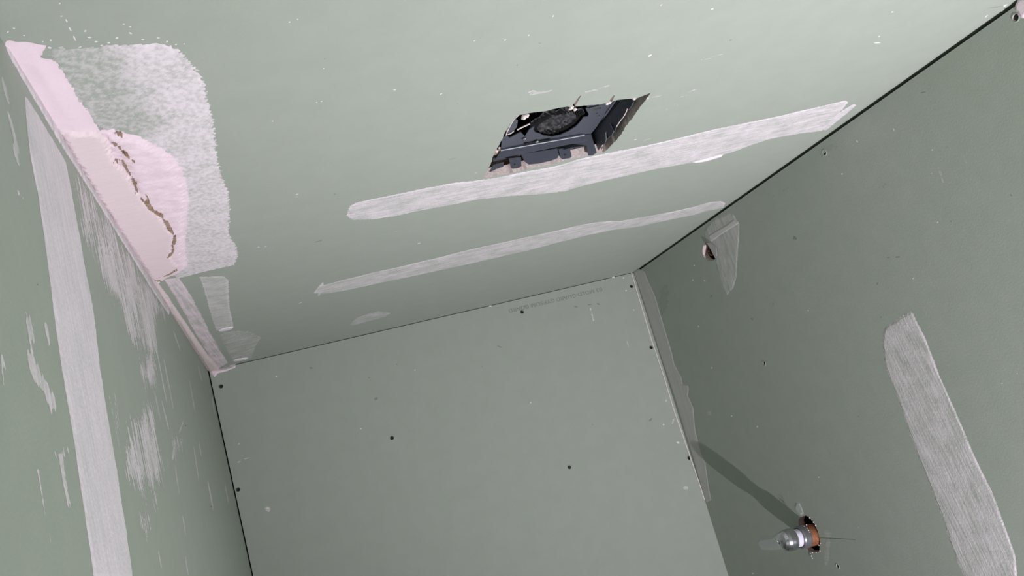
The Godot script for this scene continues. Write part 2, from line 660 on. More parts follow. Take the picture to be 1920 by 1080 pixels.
func setting() -> void:
	var y1 := CEIL + BOARD
	# ceiling board with the fan's ragged opening
	var c := board("ceiling", Vector3(LEFT - 0.10, CEIL, BACK - 0.10), Vector3(RIGHT + 0.10, y1, FRONT + 0.05))
	var hole := PackedVector2Array([Vector2(0.3165, -1.0158), Vector2(0.3221, -1.0147), Vector2(0.3301, -1.0148), Vector2(0.3385, -1.0132), Vector2(0.348, -1.0158), Vector2(0.3559, -1.012), Vector2(0.3667, -1.0133), Vector2(0.3746, -1.0095), Vector2(0.3865, -1.0095), Vector2(0.3968, -1.0086), Vector2(0.4078, -1.0099), Vector2(0.4168, -1.0047), Vector2(0.4272, -1.0039), Vector2(0.4378, -1.0012), Vector2(0.4481, -1.0021), Vector2(0.4568, -1.0004), Vector2(0.4645, -0.9984), Vector2(0.4722, -0.998), Vector2(0.4805, -1.0016), Vector2(0.4831, -0.992), Vector2(0.4839, -0.9817), Vector2(0.4839, -0.9696), Vector2(0.4849, -0.9565), Vector2(0.4843, -0.9398), Vector2(0.4812, -0.9226), Vector2(0.4806, -0.9083), Vector2(0.4802, -0.8916), Vector2(0.4781, -0.8761), Vector2(0.4768, -0.8614), Vector2(0.477, -0.8502), Vector2(0.4757, -0.8375), Vector2(0.4752, -0.8254), Vector2(0.47, -0.829), Vector2(0.4647, -0.8326), Vector2(0.4611, -0.8354), Vector2(0.4525, -0.8326), Vector2(0.4446, -0.8313), Vector2(0.4367, -0.8301), Vector2(0.4318, -0.8311), Vector2(0.4282, -0.8339), Vector2(0.4242, -0.8339), Vector2(0.4153, -0.835), Vector2(0.4069, -0.8334), Vector2(0.3977, -0.8317), Vector2(0.3894, -0.8302), Vector2(0.3819, -0.8289), Vector2(0.3773, -0.8287), Vector2(0.3725, -0.8257), Vector2(0.3603, -0.8255), Vector2(0.3484, -0.828), Vector2(0.3374, -0.8268), Vector2(0.3271, -0.8259), Vector2(0.315, -0.8269), Vector2(0.3124, -0.8313), Vector2(0.3117, -0.8405), Vector2(0.311, -0.8527), Vector2(0.3103, -0.8652), Vector2(0.3106, -0.8799), Vector2(0.311, -0.895), Vector2(0.3114, -0.9105), Vector2(0.3114, -0.9248), Vector2(0.3128, -0.9483), Vector2(0.3149, -0.9733), Vector2(0.3151, -0.9929)])
	for q in [PackedVector2Array([Vector2(0.3827, -0.8332), Vector2(0.3809, -0.8014), Vector2(0.379, -0.8033), Vector2(0.378, -0.833)]), PackedVector2Array([Vector2(0.4306, -0.8401), Vector2(0.4267, -0.8163), Vector2(0.4245, -0.8156), Vector2(0.4252, -0.8383)])]:
		cut(c, "tear", slab("c", q, 0.005, -0.004), M.gypsum)
	cut(c, "fan_opening", slab("c", jag(hole, 0.004, 0.0009, 5), 0.005, -0.02), M.gypsum)
	# walls: boards with the gaps that the tapers leave
	var back := board("wall_back", Vector3(LEFT + 0.0028, 0.0, BACK - BOARD), Vector3(RIGHT, CEIL - 0.0016, BACK))
	var left := board("wall_left", Vector3(LEFT - BOARD, 0.0, BACK - 0.05), Vector3(LEFT, CEIL, FRONT))
	var right := board("wall_right", Vector3(RIGHT, 0.0, BACK - 0.05), Vector3(RIGHT + BOARD, CEIL - 0.0052, FRONT))
	screws(back, "b", PackedVector2Array([Vector2(-0.0927, 2.3999), Vector2(-0.1031, 2.1774), Vector2(0.2353, 2.1982), Vector2(0.6079, 2.4066), Vector2(0.9008, 2.4059), Vector2(0.9026, 2.2467), Vector2(0.911, 1.9669), Vector2(0.6144, 2.0268)]))
	screws(right, "r", PackedVector2Array([Vector2(-1.1326, 2.4175), Vector2(-1.5049, 2.1277), Vector2(-1.4869, 1.7328), Vector2(-0.7385, 2.4227)]))
	cut(right, "pipe_opening", slab("r", jag(PackedVector2Array([Vector2(-1.5707, 1.8154), Vector2(-1.5624, 1.8229), Vector2(-1.5529, 1.8261), Vector2(-1.5426, 1.8277), Vector2(-1.5324, 1.8262), Vector2(-1.5269, 1.8231), Vector2(-1.5196, 1.817), Vector2(-1.5166, 1.8099), Vector2(-1.5149, 1.8007), Vector2(-1.5155, 1.7936), Vector2(-1.5167, 1.7855), Vector2(-1.5179, 1.7743), Vector2(-1.5251, 1.7679), Vector2(-1.5294, 1.7606), Vector2(-1.5392, 1.7561), Vector2(-1.554, 1.7555), Vector2(-1.5685, 1.7559), Vector2(-1.5775, 1.7628), Vector2(-1.5795, 1.7816)]), 0.003, 0.0006, 8), 0.005, -0.02), M.gypsum)
	cut(right, "small_pipe_opening", slab("r", jag(PackedVector2Array([Vector2(-1.5696, 2.4009), Vector2(-1.5846, 2.3973), Vector2(-1.595, 2.3897), Vector2(-1.5984, 2.3811), Vector2(-1.5948, 2.3717), Vector2(-1.5831, 2.3635), Vector2(-1.5641, 2.3591), Vector2(-1.5514, 2.3601), Vector2(-1.5468, 2.3704), Vector2(-1.5508, 2.3856), Vector2(-1.5581, 2.3961)]), 0.02, 0.0, 9), 0.005, -0.02), M.gypsum)
	# behind the camera
	var front := board("wall_front", Vector3(LEFT - 0.10, 0.0, FRONT), Vector3(RIGHT + 0.10, CEIL, FRONT + 0.05))
	front.material = M.plain
	var w0 := Vector3(0.08, 0.83, FRONT - 0.01)
	var w1 := Vector3(0.72, 1.87, FRONT + 0.06)
	cut(front, "added_window_opening", box_mesh(w0, w1), M.plain)
	var fr := SurfaceTool.new()
	fr.begin(Mesh.PRIMITIVE_TRIANGLES)
	add_box(fr, Vector3(w0.x, w0.y, FRONT + 0.015), Vector3(w0.x + 0.03, w1.y, FRONT + 0.045))
	add_box(fr, Vector3(w1.x - 0.03, w0.y, FRONT + 0.015), Vector3(w1.x, w1.y, FRONT + 0.045))
	add_box(fr, Vector3(w0.x + 0.03, w0.y, FRONT + 0.015), Vector3(w1.x - 0.03, w0.y + 0.03, FRONT + 0.045))
	add_box(fr, Vector3(w0.x + 0.03, w1.y - 0.03, FRONT + 0.015), Vector3(w1.x - 0.03, w1.y, FRONT + 0.045))
	var win := put("added_window_1", fr.commit(), M.white)  # unseen window, added to go with the fill light
	win.set_meta("kind", "structure")
	put("added_pane", box_mesh(Vector3(w0.x + 0.03, w0.y + 0.03, FRONT + 0.028), Vector3(w1.x - 0.03, w1.y - 0.03, FRONT + 0.032)), M.added_pane, win)
	var fl := put("floor", box_mesh(Vector3(LEFT - 0.15, -0.05, BACK - 0.15), Vector3(RIGHT + 0.15, 0.0, FRONT + 0.05)), M.floor)
	fl.set_meta("kind", "structure")
	# the framed shell around the boards: dark cavities behind the gaps and holes
	for s in [["wall_outer_left", Vector3(LEFT - 0.15, 0, BACK - 0.15), Vector3(LEFT - 0.10, 2.8, FRONT + 0.05)], ["wall_outer_right", Vector3(RIGHT + 0.10, 0, BACK - 0.15), Vector3(RIGHT + 0.15, 2.8, FRONT + 0.05)],
			["wall_outer_back", Vector3(LEFT - 0.10, 0, BACK - 0.15), Vector3(RIGHT + 0.10, 2.8, BACK - 0.10)], ["wall_outer_front", Vector3(LEFT - 0.10, CEIL + BOARD, FRONT), Vector3(RIGHT + 0.10, 2.8, FRONT + 0.05)],
			["roof", Vector3(LEFT - 0.15, 2.8, BACK - 0.15), Vector3(RIGHT + 0.15, 2.85, FRONT + 0.05)]]:
		var o := put(s[0], box_mesh(s[1], s[2]), M.wood)
		o.set_meta("kind", "structure")
	# the joist beside the fan
	var j := put("trim_1", box_mesh(Vector3(LEFT - 0.10, CEIL + BOARD, -1.088), Vector3(RIGHT + 0.10, CEIL + 0.15, -1.0302)), M.wood)
	j.set_meta("kind", "structure")
	# faded print along the top edge of the back board, upside down
	var t := TextMesh.new()
	t.text = "03 MOLD-GUARD GYPSUM BOARD"
	t.font_size = 16
	t.pixel_size = 0.0007
	t.depth = 0.0002
	var o := MeshInstance3D.new()
	o.name = "printed_lettering"
	o.mesh = t
	o.material_override = M.ink
	back.add_child(o)
	var a := Vector2(0.5764, 2.4206)
	var b := Vector2(0.8228, 2.4108)
	var wide := t.get_aabb().size.x
	o.scale = Vector3.ONE * (absf(b.x - a.x) / wide)
	o.scale.y *= 0.8
	o.rotation.z = PI
	var mid := (a + b) / 2.0
	o.position = at("b", mid.x, mid.y, 0.0002) - back.position
	o.set_meta("label", "faded dark print running upside down along the top edge")
	# torn gypsum round the fan's opening
	var st := SurfaceTool.new()
	st.begin(Mesh.PRIMITIVE_TRIANGLES)
	var k := 0
	for q in [[Vector3(0.3787, 2.44, -0.8292), 0.005], [Vector3(0.3871, 2.4417, -0.8409), 0.0045], [Vector3(0.3818, 2.4434, -0.8413), 0.004], [Vector3(0.4241, 2.44, -0.8352), 0.0045], [Vector3(0.4267, 2.44, -0.8334), 0.004], [Vector3(0.458, 2.44, -0.8344), 0.004], [Vector3(0.4809, 2.4434, -1.0061), 0.005], [Vector3(0.4823, 2.4451, -0.9999), 0.0045], [Vector3(0.4765, 2.4468, -0.989), 0.004], [Vector3(0.3125, 2.44, -0.9236), 0.004], [Vector3(0.3169, 2.4434, -0.9238), 0.003], [Vector3(0.324, 2.4434, -1.0223), 0.004], [Vector3(0.4772, 2.44, -0.8394), 0.003], [Vector3(0.3302, 2.4468, -0.8507), 0.007], [Vector3(0.3338, 2.4485, -0.8528), 0.006]]:
		lump(q[0], Vector3(q[1], q[1] * 0.8, q[1]) * 0.6, 40 + k, st)
		k += 1
	var torn := put("torn_gypsum", st.commit(), M.torn, c)
	tag(torn, "crumbs of broken gypsum along the fan opening", "", "", "stuff")

# ---------------------------------------------------------------- joint compound

func ceiling_compound() -> void:
	var c := get_node("ceiling")
	patch("compound_patch", "c", [PackedVector2Array([Vector2(-0.0842, -0.5788), Vector2(-0.077, -0.5835), Vector2(-0.0671, -0.5846), Vector2(-0.0534, -0.5845), Vector2(-0.0331, -0.5876), Vector2(-0.016, -0.5927), Vector2(-0.008, -0.6015), Vector2(-0.0027, -0.621), Vector2(0.0034, -0.648), Vector2(0.0044, -0.6804), Vector2(0.0051, -0.7209), Vector2(0.0039, -0.7655), Vector2(0.0017, -0.8149), Vector2(0.0019, -0.8569), Vector2(0.0053, -0.9047), Vector2(0.0017, -0.9719), Vector2(-0.0049, -1.0475), Vector2(0.0012, -1.1007), Vector2(0.0005, -1.1439), Vector2(-0.0075, -1.1822), Vector2(-0.0272, -1.1833), Vector2(-0.0484, -1.186), Vector2(-0.0696, -1.1911), Vector2(-0.0834, -1.1911), Vector2(-0.0826, -1.1329), Vector2(-0.0496, -0.9425), Vector2(-0.0565, -0.7893), Vector2(-0.0749, -0.7286), Vector2(-0.0845, -0.7038), Vector2(-0.0885, -0.6502), Vector2(-0.0897, -0.6085), Vector2(-0.0903, -0.5858)])],
		{"cell": 0.0013, "rag": 0.0028, "ragf": 260.0, "ang": 1.9, "fs": 110.0, "ft": 170.0, "body": 0.76, "mott": 0.42, "fine": 600.0, "th": 0.0005, "relief": 0.3, "thin": [Vector2(-0.0838, -0.5839), Vector2(-0.0742, -0.7181), 0.05, 0.5]},
		"large rounded white compound patch with a mottled dry surface beside the pink corner band")
	patch("compound_patch", "c", [PackedVector2Array([Vector2(-0.0838, -0.7124), Vector2(-0.0722, -0.7136), Vector2(-0.0585, -0.7318), Vector2(-0.0468, -0.7545), Vector2(-0.0366, -0.7791), Vector2(-0.0314, -0.8134), Vector2(-0.0312, -0.863), Vector2(-0.0351, -0.9162), Vector2(-0.0452, -0.9819), Vector2(-0.0575, -1.0787), Vector2(-0.0608, -1.1367), Vector2(-0.0729, -1.1612), Vector2(-0.0895, -1.1751), Vector2(-0.1038, -1.1912), Vector2(-0.1081, -1.1654), Vector2(-0.0993, -1.0721), Vector2(-0.087, -0.9211), Vector2(-0.0819, -0.8036), Vector2(-0.0838, -0.7418)])],
		{"cell": 0.0016, "rag": 0.0025, "ang": 1.2, "fs": 40.0, "ft": 60.0, "body": 0.97, "mott": 0.13, "fine": 500.0, "th": 0.0028, "edge": 0.012, "relief": 0.35, "col": PINK, "under": Color(0.36, 0.26, 0.2), "lift": 0.0006},
		"crumbly raised pink compound lobe cracked along the smooth corner band")
	patch("compound_band", "c", [PackedVector2Array([Vector2(-0.1116, -0.5642), Vector2(-0.105, -0.5652), Vector2(-0.0967, -0.57), Vector2(-0.0896, -0.5739), Vector2(-0.0914, -0.5812), Vector2(-0.0975, -0.5882), Vector2(-0.0882, -0.5952), Vector2(-0.0864, -0.6213), Vector2(-0.086, -0.6555), Vector2(-0.0837, -0.6842), Vector2(-0.083, -0.7127), Vector2(-0.0833, -0.7264), Vector2(-0.0975, -0.7273), Vector2(-0.1123, -0.7172), Vector2(-0.1134, -0.6336), Vector2(-0.1127, -0.5701)])],
		{"cell": 0.0016, "rag": 0.0016, "ang": 1.75, "fs": 8.0, "ft": 50.0, "body": 0.97, "mott": 0.06, "th": 0.0032, "edge": 0.03, "col": PINK, "lift": 0.0003},
		"smooth pinkish compound band in the corner above the cracked lobe")
	patch("compound_band", "c", [PackedVector2Array([Vector2(-0.1133, -0.6981), Vector2(-0.1007, -0.7049), Vector2(-0.0832, -0.7136), Vector2(-0.0802, -0.7343), Vector2(-0.0833, -0.7689), Vector2(-0.0787, -0.7985), Vector2(-0.0766, -0.8506), Vector2(-0.0751, -0.8724), Vector2(-0.0711, -0.9065), Vector2(-0.0668, -0.9362), Vector2(-0.0647, -0.9777), Vector2(-0.0622, -1.0027), Vector2(-0.0656, -1.0292), Vector2(-0.0752, -1.0663), Vector2(-0.0739, -1.1047), Vector2(-0.0714, -1.1262), Vector2(-0.0839, -1.1526), Vector2(-0.1027, -1.1836), Vector2(-0.1108, -1.2024), Vector2(-0.1125, -1.0424), Vector2(-0.1135, -0.896), Vector2(-0.1137, -0.7864), Vector2(-0.113, -0.7233)])],
		{"cell": 0.0016, "rag": 0.002, "ang": 0.1, "fs": 6.0, "ft": 260.0, "body": 0.97, "mott": 0.05, "th": 0.0042, "edge": 0.004, "relief": 0.06, "col": Color(0.81, 0.68, 0.71), "lift": 0.0006},
		"smooth troweled pink compound band with a ragged brown edge along the corner")
	var crack := [ribbon(PackedVector2Array([Vector2(-0.079, -0.7238), Vector2(-0.0767, -0.7357), Vector2(-0.0734, -0.746), Vector2(-0.0717, -0.7607), Vector2(-0.0695, -0.7737), Vector2(-0.0677, -0.7793)]), 0.0016, 1), ribbon(PackedVector2Array([Vector2(-0.0849, -0.7731), Vector2(-0.082, -0.7719), Vector2(-0.0788, -0.7709), Vector2(-0.0773, -0.7752), Vector2(-0.0773, -0.7826), Vector2(-0.076, -0.7959)]), 0.0022, 2), ribbon(PackedVector2Array([Vector2(-0.0773, -0.7826), Vector2(-0.0768, -0.8007), Vector2(-0.0754, -0.8146), Vector2(-0.0758, -0.8338), Vector2(-0.0771, -0.8504)]), 0.0011, 3), ribbon(PackedVector2Array([Vector2(-0.0796, -0.8168), Vector2(-0.0761, -0.8211), Vector2(-0.0745, -0.8288)]), 0.0010, 4), ribbon(PackedVector2Array([Vector2(-0.0775, -0.8682), Vector2(-0.0751, -0.8786), Vector2(-0.0736, -0.8921), Vector2(-0.0721, -0.906), Vector2(-0.0693, -0.9158), Vector2(-0.0662, -0.9244), Vector2(-0.0648, -0.9373)]), 0.0022, 5), ribbon(PackedVector2Array([Vector2(-0.0709, -0.858), Vector2(-0.0708, -0.884), Vector2(-0.0704, -0.9052)]), 0.0009, 6), ribbon(PackedVector2Array([Vector2(-0.0658, -0.9367), Vector2(-0.0641, -0.952), Vector2(-0.0637, -0.9783), Vector2(-0.0612, -0.9993), Vector2(-0.0646, -1.0215), Vector2(-0.0693, -1.0395), Vector2(-0.0702, -1.0563), Vector2(-0.0763, -1.0701), Vector2(-0.0811, -1.0782)]), 0.0022, 7), ribbon(PackedVector2Array([Vector2(-0.1073, -1.1553), Vector2(-0.1004, -1.1528), Vector2(-0.0944, -1.1523), Vector2(-0.0871, -1.1475), Vector2(-0.0808, -1.1394), Vector2(-0.0752, -1.136)]), 0.0018, 8), ribbon(PackedVector2Array([Vector2(-0.1078, -1.163), Vector2(-0.103, -1.1668), Vector2(-0.1005, -1.1771)]), 0.0022, 9), ribbon(PackedVector2Array([Vector2(-0.076, -0.7185), Vector2(-0.0723, -0.7167), Vector2(-0.0696, -0.7199), Vector2(-0.0673, -0.7262)]), 0.0016, 10), ribbon(PackedVector2Array([Vector2(-0.0816, -0.8452), Vector2(-0.0793, -0.8552), Vector2(-0.0775, -0.8682)]), 0.0010, 11)]
	var m := put("crack", coat("c", crack, {"cell": 0.0009, "rag": 0.0009, "ragf": 420.0, "th": 0.0006, "edge": 0.002, "col": Color(0.27, 0.18, 0.12), "under": Color(0.50, 0.38, 0.31), "body": 0.6, "mott": 0.6, "fine": 900.0, "lift": 0.0056}), M.mud, c)
	tag(m, "brown torn edge between the corner band and the lobe", "", "", "stuff")
	patch("compound_patch", "c", [PackedVector2Array([Vector2(-0.0546, -1.2061), Vector2(-0.0405, -1.2147), Vector2(-0.0236, -1.2283), Vector2(-0.0193, -1.2495), Vector2(-0.0265, -1.3607), Vector2(-0.0298, -1.4319), Vector2(-0.0325, -1.5611), Vector2(-0.0496, -1.57), Vector2(-0.0623, -1.5697), Vector2(-0.0608, -1.4607), Vector2(-0.0565, -1.3328), Vector2(-0.0549, -1.253)])],
		{"cell": 0.0016, "rag": 0.0015, "ang": 0.0, "fs": 30.0, "ft": 200.0, "body": 0.42, "mott": 0.34, "th": 0.0006, "fine": 500.0, "rim": 0.2},
		"small white oblong compound patch with a square end below the large mottled patch")
	patch("compound_patch", "c", [PackedVector2Array([Vector2(-0.0598, -1.6066), Vector2(-0.047, -1.597), Vector2(-0.0289, -1.6079), Vector2(-0.0069, -1.6431), Vector2(0.0099, -1.7153), Vector2(-0.0044, -1.7885), Vector2(-0.0175, -1.9106), Vector2(-0.037, -1.9175), Vector2(-0.0527, -1.902), Vector2(-0.0581, -1.8219), Vector2(-0.0595, -1.7014)])],
		{"cell": 0.0016, "rag": 0.0015, "ang": 0.6, "fs": 20.0, "ft": 150.0, "body": 0.22, "mott": 0.3, "th": 0.0004},
		"faint wedge-shaped translucent compound smear above the corner clump")
	patch("compound_ridge", "c", ovals([[-0.0403, -1.899, 0.018, 0.0116, -0.4821]]), {"cell": 0.001, "rag": 0.0006, "th": 0.0025, "edge": 0.003, "body": 0.9, "mott": 0.1}, "thin raised compound ridge beneath the faint wedge-shaped smear, nearest the back wall")
	patch("compound_ridge", "c", ovals([[-0.0467, -1.5685, 0.0143, 0.0111, -0.0312]]), {"cell": 0.001, "rag": 0.0006, "th": 0.0025, "edge": 0.003, "body": 0.9, "mott": 0.1}, "thin raised compound ridge across the square end of the small oblong patch")
	patch("compound_streak", "c", [PackedVector2Array([Vector2(-0.0975, -1.1851), Vector2(-0.0796, -1.1886), Vector2(-0.0766, -1.2652), Vector2(-0.0745, -1.3877), Vector2(-0.0738, -1.5566), Vector2(-0.0708, -1.7439), Vector2(-0.0665, -1.9098), Vector2(-0.0894, -1.9473), Vector2(-0.0938, -1.87), Vector2(-0.0949, -1.7124), Vector2(-0.0962, -1.5402), Vector2(-0.0957, -1.3853), Vector2(-0.0968, -1.2695)])],
		{"cell": 0.0014, "rag": 0.002, "ragf": 200.0, "ang": -1.52, "fs": 7.0, "ft": 160.0, "body": 0.60, "mott": 0.40, "fine": 400.0, "th": 0.0006, "col": PINK},
		"pinkish scraped compound streak running down to the back corner clump")
	patch("compound_bead", "c", [PackedVector2Array([Vector2(-0.113, -1.1892), Vector2(-0.1063, -1.1947), Vector2(-0.1043, -1.2886), Vector2(-0.1019, -1.4379), Vector2(-0.0993, -1.5945), Vector2(-0.0951, -1.7899), Vector2(-0.0874, -1.9504), Vector2(-0.0511, -1.9465), Vector2(-0.0701, -1.9918), Vector2(-0.1112, -1.966), Vector2(-0.1126, -1.6506), Vector2(-0.1127, -1.4264), Vector2(-0.114, -1.2635)])],
		{"cell": 0.0014, "rag": 0.001, "ang": 1.4, "fs": 6.0, "ft": 100.0, "body": 0.92, "mott": 0.12, "th": 0.004, "edge": 0.006, "col": Color(0.74, 0.62, 0.63)},
		"narrow pink compound bead filling the corner above the back wall")
	patch("compound_strip", "c", [PackedVector2Array([Vector2(0.1416, -1.0605), Vector2(0.1418, -1.04), Vector2(0.1436, -1.025), Vector2(0.1504, -1.017), Vector2(0.1716, -1.0148), Vector2(0.2054, -1.0134), Vector2(0.2394, -1.0099), Vector2(0.2745, -1.0104), Vector2(0.3158, -1.0192), Vector2(0.3564, -1.0197), Vector2(0.3861, -1.0185), Vector2(0.4168, -1.0195), Vector2(0.4514, -1.0072), Vector2(0.4821, -1.0059), Vector2(0.5054, -1.0049), Vector2(0.5369, -1.0036), Vector2(0.5758, -0.9997), Vector2(0.6142, -0.9936), Vector2(0.6529, -0.9874), Vector2(0.6945, -0.9856), Vector2(0.7368, -0.9837), Vector2(0.777, -0.9774), Vector2(0.8103, -0.9736), Vector2(0.848, -0.9677), Vector2(0.8594, -0.9783), Vector2(0.8712, -1.0138), Vector2(0.881, -1.0505), Vector2(0.8896, -1.0867), Vector2(0.8439, -1.079), Vector2(0.7853, -1.0778), Vector2(0.7572, -1.0945), Vector2(0.7367, -1.1085), Vector2(0.7023, -1.1146), Vector2(0.6681, -1.1207), Vector2(0.6214, -1.1187), Vector2(0.5857, -1.1193), Vector2(0.5265, -1.1256), Vector2(0.4939, -1.1315), Vector2(0.4709, -1.1398), Vector2(0.4256, -1.1298), Vector2(0.3799, -1.1126), Vector2(0.3291, -1.0987), Vector2(0.2983, -1.0994), Vector2(0.2376, -1.0984), Vector2(0.2084, -1.1015), Vector2(0.1788, -1.0974), Vector2(0.1491, -1.0821)])],
		{"cell": 0.0012, "rag": 0.0018, "ragf": 300.0, "ang": 0.065, "fs": 12.0, "ft": 330.0, "body": 0.60, "mott": 0.50, "fine": 700.0, "rim": 0.3, "th": 0.0007, "relief": 0.4},
		"long broad white compound strip running past the fan opening")
	patch("compound_sliver", "c", [PackedVector2Array([Vector2(0.8886, -1.0823), Vector2(0.8756, -1.0429), Vector2(0.8715, -1.0103), Vector2(0.8769, -0.9893), Vector2(0.888, -0.9965), Vector2(0.893, -1.0305), Vector2(0.8953, -1.0595), Vector2(0.9, -1.0887)])],
		{"cell": 0.0014, "rag": 0.0008, "ang": -0.6, "fs": 20.0, "ft": 200.0, "body": 0.72, "mott": 0.3, "th": 0.0006}, "thin slanted white sliver at the wall end of the long strip")
	patch("compound_ridge", "c", [PackedVector2Array([Vector2(0.6681, -1.1207), Vector2(0.7009, -1.1119), Vector2(0.7166, -1.1062), Vector2(0.7298, -1.1097), Vector2(0.7177, -1.1171), Vector2(0.6972, -1.123)])], {"cell": 0.0012, "rag": 0.0006, "th": 0.0025, "edge": 0.003, "body": 1.0, "mott": 0.05, "lift": 0.0004}, "thin bright ridge on the lower edge of the long broad strip")
	patch("compound_strip", "c", [PackedVector2Array([Vector2(0.1063, -1.445), Vector2(0.111, -1.416), Vector2(0.1189, -1.3839), Vector2(0.1218, -1.3659), Vector2(0.1212, -1.4034), Vector2(0.1597, -1.3936), Vector2(0.204, -1.3884), Vector2(0.2492, -1.3867), Vector2(0.2946, -1.3814), Vector2(0.3222, -1.3789), Vector2(0.3678, -1.3698), Vector2(0.4251, -1.3683), Vector2(0.4836, -1.3669), Vector2(0.5332, -1.365), Vector2(0.5719, -1.3589), Vector2(0.6232, -1.372), Vector2(0.6632, -1.3928), Vector2(0.7036, -1.3984), Vector2(0.7735, -1.4054), Vector2(0.818, -1.4032), Vector2(0.8469, -1.3922), Vector2(0.8783, -1.4032), Vector2(0.9009, -1.4276), Vector2(0.914, -1.4628), Vector2(0.8804, -1.4567), Vector2(0.8503, -1.4682), Vector2(0.7895, -1.4649), Vector2(0.7321, -1.4661), Vector2(0.6691, -1.4499), Vector2(0.6129, -1.4469), Vector2(0.5511, -1.456), Vector2(0.5115, -1.4663), Vector2(0.4088, -1.4727), Vector2(0.3085, -1.4747), Vector2(0.2113, -1.4727), Vector2(0.1548, -1.4731), Vector2(0.1193, -1.4605), Vector2(0.1142, -1.4752), Vector2(0.1145, -1.4486)])],
		{"cell": 0.0012, "rag": 0.0012, "ragf": 300.0, "ang": 0.04, "fs": 8.0, "ft": 330.0, "body": 0.48, "mott": 0.42, "fine": 700.0, "rim": 0.3, "th": 0.0006, "relief": 0.4},
		"narrower white compound strip tapering between the broad strip and the back wall")
	patch("compound_or_ghost_smear", "c", [PackedVector2Array([Vector2(0.1879, -1.7939), Vector2(0.1987, -1.7368), Vector2(0.2217, -1.7202), Vector2(0.2435, -1.7174), Vector2(0.2745, -1.7688), Vector2(0.2645, -1.7951), Vector2(0.2281, -1.7995), Vector2(0.1967, -1.8091)])], {"cell": 0.0014, "rag": 0.001, "ang": 0.3, "fs": 20.0, "ft": 200.0, "body": 0.32, "mott": 0.35, "th": 0.0005},
		"small lone leaf-shaped compound smear close to the back wall")
	# thin scuffs and specks on the board
	var sc := put("compound_scuff", coat("c", ovals([[0.5219, -0.7555, 0.0182, 0.0068, 0.2097], [0.5246, -0.7337, 0.008, 0.0039, 0.4965], [0.5163, -0.7834, 0.02, 0.005, -0.0019], [0.5793, -0.813, 0.0133, 0.0067, 0.1119], [0.5937, -0.8044, 0.0105, 0.0037, 0.7998], [0.3236, -0.7745, 0.0218, 0.0125, -0.1486], [0.4023, -0.7908, 0.0232, 0.0091, 0.2088], [0.4359, -0.7951, 0.0142, 0.0065, 0.4989], [0.3111, -0.7824, 0.0086, 0.0054, 0.039], [0.4913, -0.8386, 0.0163, 0.0084, 0.109], [0.5275, -0.8787, 0.0161, 0.0089, 0.8018], [0.5332, -0.8453, 0.02, 0.0087, 1.0413], [0.4934, -0.867, 0.0095, 0.0075, 0.787], [0.4907, -0.9029, 0.0123, 0.008, 1.2291], [0.5377, -0.9775, 0.0138, 0.0108, 0.5427], [0.373, -0.7523, 0.0125, 0.0024, -0.8795], [0.2727, -0.8946, 0.0136, 0.0117, 1.2078], [0.2986, -0.9888, 0.0133, 0.0084, 0.2471], [0.1832, -1.1486, 0.0151, 0.0063, 0.4226], [0.2134, -1.1824, 0.0183, 0.0069, 0.7963], [0.1649, -1.0151, 0.0047, 0.003, -0.1341], [0.0704, -0.9884, 0.0031, 0.0028, -0.1285], [0.0804, -1.1751, 0.0036, 0.0021, -0.6103], [0.2965, -0.819, 0.0059, 0.0088, 0.0287], [0.2934, -0.8448, 0.0055, 0.0046, 0.0214], [0.2981, -0.6255, 0.0036, 0.0009, 1.5392]]),
		{"cell": 0.0015, "rag": 0.002, "ang": 0.2, "fs": 30.0, "ft": 180.0, "cover": 0.58, "feather": 0.01, "body": 0.27, "mott": 0.26, "th": 0.0002}), M.mud, c)
	tag(sc, "faint pale compound scuffs scattered on the ceiling", "", "", "stuff")
